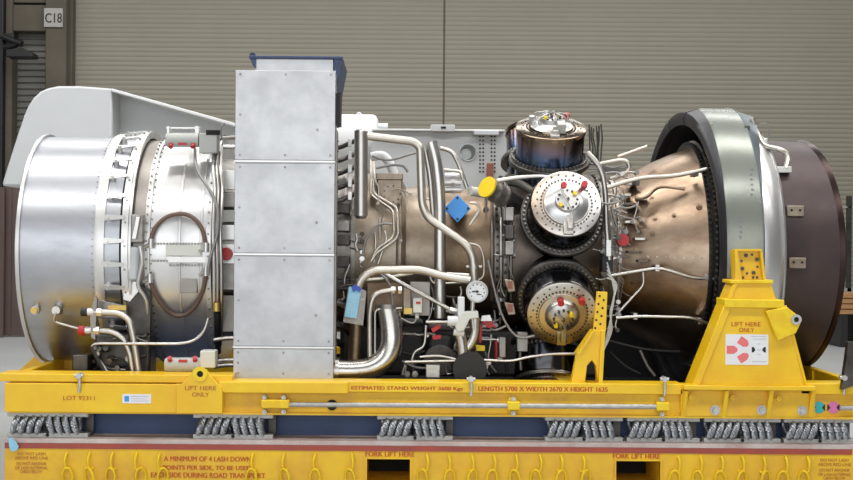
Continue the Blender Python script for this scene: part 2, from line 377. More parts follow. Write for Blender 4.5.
# white tank
tk = thing('white_tank', 'white cylindrical tank with a short nozzle right of the duct box top', 'tank', (at(355, 150, 3.0).x, 3.6, 0))
b = MB(); a = at(300, 141, 3.6); c = at(378, 141, 3.6); R = 0.255
prof = [(a.x, 0.02), (a.x, R), (c.x-0.05, R), (c.x-0.02, R*0.95), (c.x, R*0.80), (c.x+0.01, 0.05)]
b.lathe_x(prof, 40, cy=3.6, cz=a.z); b.build('vessel', 'white_paint', tk)
b = MB(); n0 = at(376, 127, 3.55); b.cyl(n0, n0+Vector((0.11, 0, 0)), 0.035); b.build('nozzle', 'white_paint', tk)
b = MB(); n0 = at(359, 117, 3.6); b.tube([n0+Vector((-0.02, 0, -0.04)), n0+Vector((-0.02, 0, 0.02)), n0+Vector((0, 0, 0.04)), n0+Vector((0.02, 0, 0.02)), n0+Vector((0.02, 0, -0.04))], 0.008); b.cyl(at(375, 117, 3.6), at(375, 122, 3.6), 0.008); b.build('lifting_eye', 'white_paint', tk)
b = MB(); b.box(a.x+0.05, a.x+0.15, 3.5, 3.7, 0, a.z-0.2); b.build('saddle_leg', 'grey_paint', tk); b = MB(); b.box(c.x-0.2, c.x-0.1, 3.5, 3.7, 0, a.z-0.2); b.build('saddle_leg', 'grey_paint', tk)
# grey panel
gp = thing('machine_cabinet', 'light grey steel panel with round hole and bolt-hole rows behind the engine', 'cabinet', (at(440, 200, 3.0).x, 3.0, 0))
GY = 2.95
def plate_with_hole(m, p0, p1, q0, q1, hx, hy, hr, Y0, Y1, n=24):
    A = at(p0, q1, Y0); B = at(p1, q0, Y0); H = at(hx, hy, Y0); r = hr*(Y0-CAM_Y)/F
    ring = []; outer = []
    for k in range(n):
        a = 2*math.pi*k/n; c, s = math.cos(a), math.sin(a); ring.append((H.x+c*r, H.z+s*r))
        tx = ((B.x-H.x)/c if c > 1e-6 else (A.x-H.x)/c if c < -1e-6 else 1e9); tz = ((B.z-H.z)/s if s > 1e-6 else (A.z-H.z)/s if s < -1e-6 else 1e9)
        t = min(tx, tz); outer.append((H.x+c*t, H.z+s*t))
    for cx_, cz_ in ((A.x, A.z), (A.x, B.z), (B.x, A.z), (B.x, B.z)):   # snap nearest outer point to the corner
        k = min(range(n), key=lambda i: (outer[i][0]-cx_)**2+(outer[i][1]-cz_)**2); outer[k] = (cx_, cz_)
    vs = [(x, Y0, z) for x, z in ring]+[(x, Y0, z) for x, z in outer]+[(x, Y1, z) for x, z in ring]+[(x, Y1, z) for x, z in outer]
    fs = []
    for k in range(n):
        j = (k+1) % n
        fs += [(k, j, n+j, n+k)[::-1], (2*n+k, 2*n+j, 3*n+j, 3*n+k), (k, j, 2*n+j, 2*n+k), (n+k, n+j, 3*n+j, 3*n+k)[::-1]]
    m.add(vs, fs)
b = MB(); plate_with_hole(b, 450, 510, 131, 206, 468, 152.5, 8, GY, GY+0.03)
b.pbox(372, 450, 131, 206, GY, GY+0.03)
a = at(372, 206, GY); c = at(510, 206, GY); b.box(a.x, c.x, GY, GY+0.03, 0.0, a.z); b.build('plate', 'grey_paint', gp)
b = MB(); b.pbox(372, 505, 128.5, 131.5, GY-0.06, GY+0.3); b.build('top_edge', 'white_paint', gp, bevel=0.004)
b = MB(); b.pbox(431, 455, 124.5, 131.5, GY-0.08, GY+0.1); b.build('edge_bracket', 'grey_paint', gp, bevel=0.005)
b = MB(); b.pbox(441, 446, 126.5, 128.5, GY-0.085, GY); b.build('slot', 'dark', gp)
b = MB(); b.pbox(474, 499, 130.5, 135, GY-0.09, GY); b.build('edge_bracket', 'grey_paint', gp, bevel=0.005)
b = MB()
h = at(468, 152.5, GY); ringp = [h+Vector((math.cos(t)*0.075, -0.005, math.sin(t)*0.075)) for t in [2*math.pi*k/20 for k in range(20)]]
b.tube(ringp, 0.006, 6, 1, True); b.build('hole_rim', 'grey_paint', gp)
b = MB(); h2 = h+Vector((-0.01, 0.15, -0.005)); b.cyl(h2, h2+Vector((0, 0.1, 0)), 0.05, n=18); b.build('pipe_end', 'zinc', gp)
b = MB(); h = at(468, 152.5, GY+0.3); b.box(h.x-0.2, h.x+0.2, GY+0.3, GY+0.32, h.z-0.2, h.z+0.2); b.build('backing', 'grey_paint', gp)
b = MB()
for px in (480, 483.2, 491.5, 494.7):
    for k in range(10): 
        h = at(px, 136.5+k*3.9, GY); b.cyl(h+Vector((0, -0.004, 0)), h+Vector((0, 0.01, 0)), 0.0085, n=8)
b.build('bolt_holes', 'dark', gp, stuff=True)
b = MB(); b.pbox(487, 493.5, 163, 178, GY-0.12, GY-0.04); b.build('red_brown_block', 'rust', gp, bevel=0.004)

# ---------------------------------------------------------------- the yellow stand: base skid
BZ = at(400, 441.3, 0).z                 # top of the base
XL, XR = at(5, 440, 0).x, at(855, 440, 0).x
bs = thing('base_skid', 'long yellow base skid with red line, lashing rings and fork pockets', 'skid', ((XL+XR)/2, 1.33, 0))
FP = [(367, 410), (616, 660)]            # fork pockets
xp = [(at(a_, 465, 0).x, at(b_, 465, 0).x) for a_, b_ in FP]
ft = at(400, 459, 0).z; fb = ft-0.17
b = MB(); cuts = [XL]+[v for p in xp for v in p]+[XR]
for i in range(0, len(cuts), 2): b.box(cuts[i], cuts[i+1], 0, 0.02, 0.0, BZ-0.03)
for u, w in xp: b.box(u, w, 0, 0.02, ft, BZ-0.03); b.box(u, w, 0, 0.02, 0, fb)
b.build('front_plate', 'yellow_worn', bs)
b = MB(); b.box(XL, XR, 2.64, 2.67, 0, BZ-0.03); b.build('rear_plate', 'yellow_worn', bs)
for xx in (XL, XR-0.02):
    b = MB(); b.box(xx, xx+0.02, 0.02, 2.64, 0, BZ-0.03); b.build('end_plate', 'yellow_worn', bs)
b = MB(); b.box(XL, XR, -0.008, 0.42, BZ-0.03, BZ); b.build('top_plate', 'top_plate', bs, bevel=0.004)
b = MB(); b.box(XL, XR, 2.25, 2.678, BZ-0.03, BZ); b.build('top_plate', 'top_plate', bs, bevel=0.004)
b = MB(); b.box(XL, XR-0.02, -0.006, 0, BZ-0.066, BZ-0.03); b.build('red_line', 'red_paint', bs)
for u, w in xp:
    b = MB(); t = 0.012
    b.box(u-t, w+t, -0.012, 2.6, ft, ft+t); b.box(u-t, u, -0.012, 2.6, fb, ft); b.box(w, w+t, -0.012, 2.6, fb, ft); b.box(u-t, w+t, -0.012, 2.6, fb-t, fb); b.build('fork_pocket', 'yellow_worn', bs)
    b = MB(); b.box(u, w, 0.5, 0.52, fb, ft); b.build('pocket_shade_plate', 'dark', bs)  # black plate added for the shade deep in the pocket
b = MB(); b.box(XL+0.03, XR-0.03, 0.24, 0.30, BZ-0.03, 0.515); b.build('inner_beam', 'blue_beam', bs)
b = MB(); b.box(XL+.03, XR-.03, .50, 2.64, BZ-.09, BZ-.075); b.build('darkening_plate', 'blue_beam', bs)  # navy plate added inside the base to keep the engine's underside dark
# lashing rings
def ring_mesh():
    b = MB()
    pts = [Vector((0.000, 0.006, 0.0)), Vector((0.0, -0.016, -0.004)), Vector((0.006, -0.028, -0.03)), Vector((0.008, -0.030, -0.06)), Vector((0.002, -0.028, -0.095)), Vector((-0.012, -0.022, -0.105)), Vector((-0.018, 0.004, -0.100))]
    b.tube(pts, 0.0085, 8, 4)
    s = b.mesh('staple'); b = MB()
    n = 18; pts = []
    for k in range(n):
        a = 2*math.pi*k/n; pts.append(Vector((-0.01+math.cos(a)*0.034, -0.028-0.010*math.sin(a), -0.155+math.sin(a)*0.062)))
    b.tube(pts, 0.0085, 8, 1, True)
    return s, b.mesh('lashing_ring')
sm, rm = ring_mesh(); sm.materials.append(M['yellow_bright']); rm.materials.append(M['yellow_bright'])
for i, px in enumerate((67, 90, 113, 137, 160, 253, 284, 315, 352, 427, 449, 472, 494, 516, 540, 561, 583, 678, 700, 721, 742, 763, 785, 807)):
    p = at(px, 454.5+0.005*(px-400), 0)-WLOC[bs.name]
    o = bpy.data.objects.new('staple', sm); C.objects.link(o); o.parent = bs; o.location = p
    o.scale.x = -1 if px < 320 else 1
    r = bpy.data.objects.new('lashing_ring', rm); C.objects.link(r); r.parent = o; r.location = (0.003*math.sin(i*1.7), 0, 0); r.rotation_euler = (0, 0.10*math.sin(i*2.3), 0.5*math.sin(i*1.3))
def lines(ls, m, parent, Y, bold=0.0):
    for t, px, py, hp, wp in ls: lettering(t, px, py, Y, hp, m, parent, wp, bold)
lines([('A MINIMUM OF 4 LASH DOWN', 164, 461, 5.0, 87), ('POINTS PER SIDE, TO BE USED', 163, 469.5, 5.0, 88), ('EACH SIDE DURING ROAD TRANSPORT', 151, 477.2, 5.0, 114),
       ('FORK LIFT HERE', 365.5, 456.2, 4.8, 49), ('FORK LIFT HERE', 613, 458.2, 4.8, 47)], 'red_text', bs, -0.002, 0.035)
for p0, q0 in ((15, 455), (818, 461.5)):
    lines([('DO NOT LASH', p0+2.5, q0, 3.0, 28), ('ABOVE RED LINE', p0, q0+4.3, 3.0, 33), ('DO NOT ANCHOR', p0+1.5, q0+10, 3.0, 30), ('OR LASH EXTERNAL', p0, q0+14.2, 3.0, 33), ('CARGO BELOW', p0+5, q0+18, 3.0, 22)], 'dark_red_text', bs, -0.002, 0.01)
# blue tag at the left corner of the base
b = MB(); b.pprism([(8.5, 438), (12, 437.5), (16, 442), (18.6, 446.5), (17, 450), (13.5, 451.5), (10.5, 450.5), (9, 446)], -0.035, -0.031)
tag(b.build('hang_tag', 'tag_blue'), 'small pale blue drop-shaped tag at the left corner of the base', 'tag')

# ---------------------------------------------------------------- wire rope isolators
def coil_mesh(lean):
    b = MB(); pts = []; n = 60
    for k in range(n):
        a = 2*math.pi*k/n
        y = -math.cos(a)*0.080; z = math.sin(a)*0.068
        pts.append(Vector((lean*z/0.068*0.026*(1 if math.cos(a) > 0 else -0.4), y, z)))
    b.tube(pts, 0.0195, 24, 2, True, lobes=6, twist=2*math.pi*26/120)
    me = b.mesh('rope_coil'); me.materials.append(M['rope']); return me
cm = {1: coil_mesh(0.75), -1: coil_mesh(-0.9)}
iso_px = [(7, 88), (193, 273), (377, 453), (545, 623), (627, 700), (704, 781), (784, 856)]
iso_lb = ['wire rope isolator at the far left end, above the blue tag', 'wire rope isolator under the lifting eye and LIFT HERE ONLY lettering', 'wire rope isolator standing alone just above the left fork pocket',
          'wire rope isolator left of the right fork pocket, first of the row of four', 'wire rope isolator directly above the right fork pocket, second of the row of four', 'wire rope isolator under the middle of the tapered pedestal, third of the row of four', 'wire rope isolator at the far right end beneath the round stickers']
for (p0, p1), lb in zip(iso_px, iso_lb):
    a = at(p0, 428, 0.04); c = at(p1, 428, 0.04); mid = (a.x+c.x)/2; w = c.x-a.x
    yc = 0.105; z0, z1 = BZ, 0.520; zc = (z0+z1)/2
    r = thing('wire_rope_isolator', lb, 'isolator', (mid, yc, z0), 'wire rope isolators between cradle and base')
    for zz in (z0, z1-0.030):
        b = MB(); b.box(mid-w/2, mid+w/2, yc-0.066, yc+0.03, zz, zz+0.030); b.build('clamp_bar', 'galv', r, bevel=0.004)
    b = MB(); b.cyl((mid, yc-0.070, z0+0.018), (mid, yc-0.05, z0+0.018), 0.012); b.build('bar_hole', 'dark', r)
    b = MB(); b.box(mid+w*0.42, mid+w*0.5+0.005, yc+0.07, yc+0.08, z0, z1); b.build('back_bar', 'dark_metal', r)
    for k in range(8):
        lean = 1 if k < 4 else -1
        x = mid+w*(-0.40+0.1*k+(0.035 if k > 3 else 0.0))
        o = bpy.data.objects.new('rope_coil', cm[lean]); C.objects.link(o); o.parent = r; o.location = (x-mid, 0, zc-z0)

# ---------------------------------------------------------------- the yellow cradle
cf = thing('cradle_frame', 'long yellow upper cradle frame carrying the turbine, with tapered pedestal', 'cradle', (0, 1.3, 0.52))
ZB = 0.520                                # underside of the cradle
zt = at(400, 382, 0).z; zl = at(400, 392.5, 0).z
b = MB(); b.box(XL+0.02, XR+0.05, 0.035, 0.055, ZB, zt-0.01); b.box(XL+0.02, XR+0.05, 0.0, 0.20, ZB, ZB+0.014); b.build('front_web', 'yellow_worn', cf)
b = MB(); x1_ = at(683, 388, 0).x; b.box(at(215, 388, 0).x, x1_, 0.0, 0.20, zl, zt); b.build('top_flange', 'yellow', cf, bevel=0.005)
b = MB(); b.box(at(801, 388, 0).x, XR+0.05, 0.0, 0.20, zl+0.01, zt+0.012); b.build('top_flange', 'yellow', cf, bevel=0.005)
b = MB(); b.pbox(218.5, 348, 381.5, 393.8, -0.03, 0.0); b.build('reinforcing_angle', 'yellow', cf, bevel=0.006)
b = MB(); b.pbox(4.5, 223, 383, 413.5, -0.02, 0.034); b.build('front_panel', 'yellow', cf, bevel=0.004)
b = MB(); b.pbox(-2, 232, 373.5, 383.2, -0.005, 0.22); b.build('top_flange', 'yellow', cf, bevel=0.005)
# rear and end beams
zr = zt+0.03
b = MB(); b.box(XL+0.02, XR+0.05, 2.45, 2.65, ZB, zr); b.build('rear_beam', 'yellow', cf, bevel=0.006)
for u in (XL+0.02, XR-0.02):
    b = MB(); b.box(u, u+0.06, 0.056, 2.45, ZB, zr); b.build('end_beam', 'yellow', cf, bevel=0.006)
for u in (at(85, 380, 1).x, at(320, 380, 1).x, at(560, 380, 1).x, at(760, 380, 1).x):
    b = MB(); b.box(u-0.07, u+0.07, 0.056, 2.45, ZB+0.02, zr-0.06); b.build('cross_beam', 'yellow_worn', cf, bevel=0.006)
b = MB(); b.pprism([(62, 375), (62, 352), (84, 352), (95, 362), (95, 375)], 1.2, 1.5); b.build('intake_saddle', 'yellow_worn', cf, bevel=0.006)
b = MB(); b.pprism([(15, 374), (38, 353), (62, 352), (62, 374)], 1.9, 1.95); b.build('saddle_web', 'yellow_worn', cf, bevel=0.004)
# lifting lug left
b = MB(); b.pprism([(176, 384), (181.5, 384), (190, 375), (194, 369.5), (198, 367.3), (202, 367.3), (206, 369.5), (210, 375), (218, 384), (222, 388), (222.5, 413.5), (176, 413.5)], -0.045, -0.02); lug = b.build('lifting_lug', 'yellow', cf, bevel=0.004)
b = MB(); h = at(200.3, 373.8, -0.046); b.lathe_z([(0.021, 0), (0.048, 0), (0.048, 0.012), (0.021, 0.012)], 24, Matrix.Translation(h) @ Matrix.Rotation(rad(90), 4, 'X'), cap=False); b.build('eye_boss', 'yellow_bright', cf)
b = MB(); b.cyl(h+Vector((0, -0.006, 0)), h+Vector((0, 0.01, 0)), 0.021); b.build('eye_hole', 'dark', cf)
lines([('LIFT HERE', 185, 390, 4.2, 31), ('ONLY', 192, 396.5, 4.2, 17)], 'dark_red_text', cf, -0.047, 0.015)
lettering('LOT 92311', 63.2, 400, -0.021, 4.3, 'red_text', cf, 31.5, 0.01)
b = MB(); b.pbox(122.5, 151, 394, 403.5, -0.023, -0.02); pl = b.build('data_plate', 'paper', cf)
b = MB(); b.pbox(124.5, 129, 396, 401.5, -0.0245, -0.023); b.build('plate_mark', 'blue_cap', cf)
b = MB(); b.pbox(131, 149, 396, 397, -0.0245, -0.023); b.pbox(131, 147, 398.4, 399.2, -0.0245, -0.023); b.pbox(131, 149, 400.6, 401.4, -0.0245, -0.023); b.build('plate_print', 'pale_print', cf)
lines([('ESTIMATED STAND WEIGHT 3600 Kgs', 351.5, 389.4, 4.6, 111), ('LENGTH 5700 X WIDTH 2670 X HEIGHT 1635', 478.5, 390.8, 4.6, 129)], 'red_text', cf, -0.001, 0.035)
# tie rod with its clamps
b = MB(); b.cyl(at(288, 404.5, -0.02), at(662, 406.8, -0.02), 0.0165, n=16); b.build('tie_rod', 'galv', cf)
b = MB(); h = at(332, 405, 0.03); b.cyl(h, h+Vector((0, 0.006, 0)), 0.036, n=20); b.build('web_hole', 'dark', cf)
b = MB(); b.pbox(261, 289, 400, 408.5, -0.05, 0.035); b.build('rod_clamp', 'yellow_bright', cf, bevel=0.006)
b = MB(); b.pbox(507.5, 520, 402, 410.2, -0.048, 0.035); b.pbox(508.5, 517, 396.5, 416, 0.02, 0.035); b.build('rod_clamp', 'yellow_bright', cf, bevel=0.006)
b = MB(); b.pbox(657, 670, 402.5, 411, -0.048, 0.035); b.pbox(658, 665, 396, 417, 0.02, 0.035); b.build('rod_clamp', 'yellow_bright', cf, bevel=0.006)
b = MB()
for px, py in ((265, 397), (284, 397), (265, 411.5), (284, 411.5), (513, 398.5), (513, 413), (661, 399), (661, 414)):
    h = at(px, py, 0.02); b.cyl(h+Vector((0, -0.03, 0)), h+Vector((0, 0.02, 0)), 0.017, n=6); b.cyl(h+Vector((0, -0.05, 0)), h+Vector((0, -0.03, 0)), 0.009, n=8)
b.build('clamp_bolts', 'zinc', cf, stuff=True)
b = MB(); b.box(at(335, 380, 1.9).x, at(806, 380, 1.9).x, .24, 2.3, ZB+.02, ZB+.03); b.build('dark_under_sheet', 'black', cf)  # black sheet added to stand for the darkness below the engine
b = MB(); b.box(at(350, 380, 2.3).x, at(790, 380, 2.3).x, 2.3, 2.32, ZB+.02, 1.12); b.build('dark_back_sheet', 'black', cf)  # black upright added for the dark background, hiding the rear beam
# T-handled swing bolts
for px, py in ((79, 381), (471, 384.5), (664.5, 384.5), (844, 383)):
    b = MB(); p = at(px, py, -0.035)
    b.tube([p+Vector((0, 0, 0.05)), p+Vector((0.004, 0, -0.02)), p+Vector((0, 0, -0.075))], 0.010, 8); b.cyl(p+Vector((-0.028, 0, 0.035)), p+Vector((0.028, 0, 0.035)), 0.012); b.cyl(p+Vector((0, -0.018, 0.035)), p+Vector((0, 0.05, 0.035)), 0.018)
    b.build('swing_bolt', 'zinc', cf)
b = MB(); b.pbox(72, 88, 355, 376, 0.3, 0.5); b.build('mount_block', 'dark_metal', cf, bevel=0.01)
# pedestal at the right
PY = -0.012
b = MB(); b.pprism([(692, 386), (726, 303), (784, 306), (804.5, 386)], PY, PY+0.012); b.build('pedestal_face', 'yellow', cf)
def skew_plate(m, pa, pb, th, Y0, Y1):             # a plate along an edge pa-pb going back from Y0 to Y1
    a = at(pa[0], pa[1], Y0); c = at(pb[0], pb[1], Y0); d = (c-a).normalized(); n = Vector((d.z, 0, -d.x))*th
    m.prism([(a.x, a.z), (c.x, c.z), (c.x+n.x, c.z+n.z), (a.x+n.x, a.z+n.z)], Y0, Y1)
b = MB(); skew_plate(b, (692, 386), (725.5, 302), 0.05, PY-0.022, 0.19); b.build('side_rib', 'yellow', cf, bevel=0.005)
b = MB(); skew_plate(b, (784, 306), (805, 386), -0.02, PY-0.006, 0.19); b.build('side_rib', 'yellow', cf, bevel=0.005)
b = MB(); b.pprism([(725, 299), (784.5, 300), (784.5, 308.5), (725, 307.5)], PY-0.04, 0.19); b.build('middle_shelf', 'yellow_bright', cf, bevel=0.006)
b = MB(); b.pprism([(728, 300), (735, 283), (771, 283), (776.5, 300)], PY+0.01, 0.19); b.build('upper_block', 'yellow', cf, bevel=0.004)
b = MB(); skew_plate(b, (726, 301), (734, 282), 0.03, PY-0.004, 0.19); b.build('side_rib', 'yellow', cf, bevel=0.004)
b = MB(); b.pprism([(730.5, 280), (773.5, 280), (773.5, 283.5), (730.5, 283.5)], PY-0.01, 0.2); b.build('upper_shelf', 'yellow_bright', cf, bevel=0.004)
b = MB(); b.pprism([(737, 280), (735.5, 250), (761, 250), (765.5, 280)], 0.05, 0.2); b.build('trunnion_plate', 'yellow', cf, bevel=0.004)
b = MB(); b.pprism([(735.5, 280), (735, 249.5), (737.5, 251), (742, 280)], PY+0.01, 0.05); b.pprism([(760, 251), (762.5, 251), (766, 280), (763.5, 280)], PY+0.02, 0.05); b.pprism([(735, 249), (762, 249), (762, 251), (735, 251)], PY+0.012, 0.05); b.build('cheek_plate', 'yellow', cf)
b = MB()
for k in range(8):
    a = 2*math.pi*k/8+0.3; h = at(749.5+math.cos(a)*8.3, 264+math.sin(a)*9.8, 0.05); b.cyl(h+Vector((0, -0.012 if k % 2 else -0.002, 0)), h+Vector((0, 0.004, 0)), 0.013 if k % 2 else 0.009, n=8)
for q in ((740, 277.5), (743, 277.5), (753, 277.5), (757, 277.5)): h = at(*q, 0.05); b.cyl(h+Vector((0, -0.004, 0)), h, 0.009, n=8)
b.build('trunnion_bolts', 'dark_metal', cf, stuff=True)
b = MB(); b.pprism([(766, 311), (787, 307), (800, 317), (800.5, 324), (796, 333.5), (778, 341)], PY-0.05, PY-0.012); b.build('pad_eye', 'yellow_bright', cf, bevel=0.006)
h = at(796, 319.5, PY-0.052); b = MB(); b.lathe_z([(0.017, 0), (0.034, 0), (0.034, 0.012), (0.017, 0.012)], 20, Matrix.Translation(h) @ Matrix.Rotation(rad(90), 4, 'X'), cap=False); b.build('pad_eye_bush', 'zinc', cf)
b = MB(); b.cyl(h+Vector((0, -0.004, 0)), h+Vector((0, 0.01, 0)), 0.018); b.build('pad_eye_hole', 'dark', cf)
lines([('LIFT HERE', 731.5, 326.3, 4.4, 29), ('ONLY', 739, 332, 4.2, 15)], 'red_text', cf, PY-0.001, 0.015)
S0 = PY-0.003
b = MB(); b.pbox(725.6, 768.3, 334.2, 365, S0, PY); b.build('sticker', 'paper', cf)
def blob(px, py, rot, s=1.0):
    sh = [(-5.2, -4), (2, -4), (5.5, -1.5), (5.5, 1.5), (2, 4), (-5.2, 4)]; c, q = math.cos(rot), math.sin(rot)
    return [(px+s*(x*c-y*q), py+s*(x*q+y*c)) for x, y in sh]
for px, py, rt in ((732, 349.8, 0), (743.5, 342.3, 0.6), (743.5, 357.3, -0.55)):
    b = MB(); b.pprism(blob(px, py, rt), S0-0.0015, S0); b.build('sticker_print', 'pink', cf)
for sx, px in ((1, 751.8), (-1, 765.8)):
    b = MB(); b.pprism([(px, 347), (px+sx*2, 347.2), (px+sx*3.6, 349.8), (px+sx*2, 352.2), (px, 352.5)], S0-0.0015, S0); b.build('sticker_print', 'ink', cf)
b = MB(); 
for x0_, x1__, y0_ in ((751, 766, 336), (753, 766, 338.6), (757.5, 760.5, 343.5), (757, 761, 349.5), (757.5, 760.5, 354), (752, 767, 361)): b.pbox(x0_, x1__, y0_, y0_+0.9, S0-0.001, S0)
b.build('sticker_print', 'pale_print', cf)
# pedestal foot with gussets and bolts
b = MB(); b.pbox(684, 816, 385.3, 391, -0.07, 0.1); b.build('foot_flange', 'yellow', cf, bevel=0.005)
b = MB(); b.pbox(681, 815, 390, 417.5, 0.0, 0.034); b.build('foot_plate', 'yellow_worn', cf)
for (t0, t1), (b0, b1) in (((685, 688.5), (681, 685)), ((725.5, 729), (721.5, 726)), ((770, 774), (766, 770.5)), ((812, 816), (808, 812.5))):
    b = MB(); A = at(t0, 391, -0.06); B = at(t1, 391, -0.06); c_ = at(b0, 417, 0.0); d_ = at(b1, 417, 0.0)
    b.add([A, B, d_, c_, A+Vector((0, 0.06, 0)), B+Vector((0, 0.06, 0)), d_+Vector((0, 0.004, 0)), c_+Vector((0, 0.004, 0))], [(3, 2, 1, 0), (4, 5, 6, 7), (0, 1, 5, 4), (1, 2, 6, 5), (2, 3, 7, 6), (3, 0, 4, 7)])
    b.build('gusset', 'yellow', cf)
for px, py, big in ((690.5, 396.5, 0), (715, 410, 1), (732, 397, 0), (761.5, 410, 1), (778, 398, 0), (802, 410.5, 1)):
    b = MB(); h = at(px, py, 0); b.cyl(h+Vector((0, -0.006, 0)), h, 0.033 if big else 0.03, n=18); b.cyl(h+Vector((0, -0.03, 0)), h+Vector((0, -0.006, 0)), 0.021, n=6); b.build('anchor_bolt', 'zinc' if big else 'yellow_worn', cf)
for px, mt in ((819, 'cyan'), (833.5, 'magenta')):
    b = MB(); h = at(px, 407.5, 0.034); b.cyl(h+Vector((0, -0.002, 0)), h, 0.040, n=24); b.build('round_sticker', mt, cf)
    b = MB(); b.pprism([(px-6, 404), (px-3, 407.5), (px-6, 411)], 0.0305, 0.034); b.pprism([(px+6, 404), (px+3, 407.5), (px+6, 411)], 0.0305, 0.034); b.build('sticker_print', 'ink', cf)
b = MB(); b.cyl(at(840, 408, 0.0), at(862, 408, 0.0), 0.016); b.build('tie_rod', 'galv', cf)
# yellow support arm below the combustor cans
SY = 0.10
b = MB(); b.pprism([(597, 291.5), (607.5, 292), (606, 331), (593, 331)], SY, SY+0.03); b.build('arm_plate', 'yellow', cf, bevel=0.003)
b = MB(); b.pprism([(593.5, 330), (605, 330), (602, 384), (598, 384), (596, 366), (592, 360), (587, 366), (585, 384), (571, 384), (577, 354)], SY-0.02, SY+0.05); b.build('arm_foot', 'yellow', cf, bevel=0.004)
b = MB(); b.pprism([(577, 354), (593.5, 330), (595, 331), (579, 356)], SY-0.05, SY+0.1); b.build('arm_rib', 'yellow', cf)
b = MB(); b.pprism([(601.5, 331), (605.5, 331), (602.5, 384), (598.5, 384)], SY-0.05, SY+0.1); b.build('arm_rib', 'yellow', cf)
b = MB()
for k in range(9): h = at(599.6-k*0.55+(4.6 if k % 2 else 0), 296+k*4, SY); b.cyl(h+Vector((0, -0.003, 0)), h, 0.0075, n=8)
b.build('arm_holes', 'dark', cf, stuff=True)
b = MB(); b.pprism([(842, 390), (848.5, 342), (856, 342), (856, 385)], -0.05, 0.0); b.build('strap_post', 'dark_metal', cf)
b = MB(); b.pprism([(812, 384), (812, 371), (842, 379), (842, 384)], 0.8, 0.9); b.build('end_stay', 'yellow', cf)

# ---------------------------------------------------------------- the gas turbine
en = thing('gas_turbine', 'large bare gas turbine engine lying on the yellow stand', 'gas turbine', (0, AY, 0.75))
EL = Vector((0, 0, AZ-0.75))              # axis in the engine's own frame
def ring(name, prof, m, closed=False, parent=en, skew=0.0, n=96):
    b = MB(); b.lathe_x([(ex(p, r), r) for p, r in prof], n, closed, skew=skew); return b.build(name, m, parent)
def bolt_ring(name, px, r, count, br, bl, m, parent=en, ax=False, a0=0.0, skip=None):
    b = MB(); X = ex(px, r)
    for k in range(count):
        a = 2*math.pi*k/count+a0
        d = Vector((0, -math.sin(a), math.cos(a))); c = Vector((X, AY, AZ))+d*r
        if ax: b.cyl(c, c+Vector((bl, 0, 0)), br, n=6)
        else: b.cyl(c, c+d*bl, br, n=6)
    return b.build(name, m, parent, stuff=True)
duct = ring('intake_duct', [(15.5, .862), (16, .868), (19, .868), (19.6, .856), (94, .856), (94, .80), (15.5, .835)], 'intake', True)
ring('duct_lip', [(14.5, .866), (15, .875), (18.5, .875), (19, .864)], 'silver_ring', parent=duct)
bolt_ring('rivet_row', 92, .856, 110, 0.005, 0.004, 'mid_metal', duct)
ring('inlet_cover', [(30, .80), (30, .01)], 'dark_metal')
fl = ring('front_flange', [(94, .84), (94, .878), (97, .882), (103.5, .880), (104.5, .86), (104.5, .84)], 'white_metal')
vc = ring('vane_casing', [(103, .862), (128, .852)], 'intake')
ring('groove', [(119, .86), (121.5, .86)], 'dark', parent=vc)
ring('unison_ring', [(121, .85), (121, .898), (127.5, .898), (128.5, .85)], 'bright')
ring('ring_edge', [(128, .85), (128, .905), (130.5, .905), (131, .85)], 'white_metal')
bolt_ring('ring_bolts', 124.5, .898, 34, 0.007, 0.008, 'mid_metal', a0=0.06)
ring('taupe_casing', [(130, .835), (147, .825)], 'taupe')
ring('dark_seal', [(130.8, .84), (133, .84)], 'dark_metal')
f2 = ring('bolted_flange', [(144, .81), (144.5, .853), (149.5, .853), (150, .81)], 'white_metal')
bolt_ring('flange_bolts', 146.2, .853, 84, 0.0075, 0.010, 'mid_metal', f2)
bolt_ring('flange_bolts', 151.2, .842, 84, 0.0065, 0.010, 'mid_metal', f2, a0=0.037)
cc = ring('compressor_casing', [(150, .842), (178, .850), (179, .845), (206, .842)], 'bright')
ring('casing_band', [(178, .85), (178.5, .857), (180, .857), (180.5, .85)], 'white_metal', parent=cc)
ring('casing_band', [(199, .84), (199.5, .856), (202, .856), (202.5, .84)], 'silver_ring', parent=cc)
ring('rear_flange', [(205, .82), (205.5, .872), (210.5, .872), (211, .70)], 'white_metal')
bolt_ring('rear_bolts', 208, .872, 70, 0.0075, 0.010, 'mid_metal')
ring('bleed_casing', [(210, .70), (245, .68)], 'mid_metal')
ring('hidden_casing', [(240, .66), (345, .62)], 'mid_metal')
# panels in the bay between flange and box
for q0, q1, m_ in ((170, 190, 'white_metal'), (193, 207, 'mid_metal'), (210, 222, 'pale_box'), (225, 240, 'white_metal'), (262, 290, 'mid_metal'), (295, 332, 'taupe')):
    b = MB(); a = on(219, q0, .74); c = on(236, q1, .74); y0 = min(a.y, c.y)
    b.pbox(220, 237, q0, q1, y0, y0+0.05); b.build('bay_panel', m_, en, bevel=0.004)
b = MB(); a = on(227, 254, .76); b.box(a.x-.07, a.x+.07, a.y, a.y+.05, a.z-.07, a.z+.07); b.build('bay_panel', 'white_metal', en, bevel=0.004)
b = MB(); b.cyl(a+Vector((-0.005, 0, 0)), a+Vector((-0.005, -0.05, 0)), 0.047, 0.044, n=22); b.build('red_cap', 'red_cap', en)
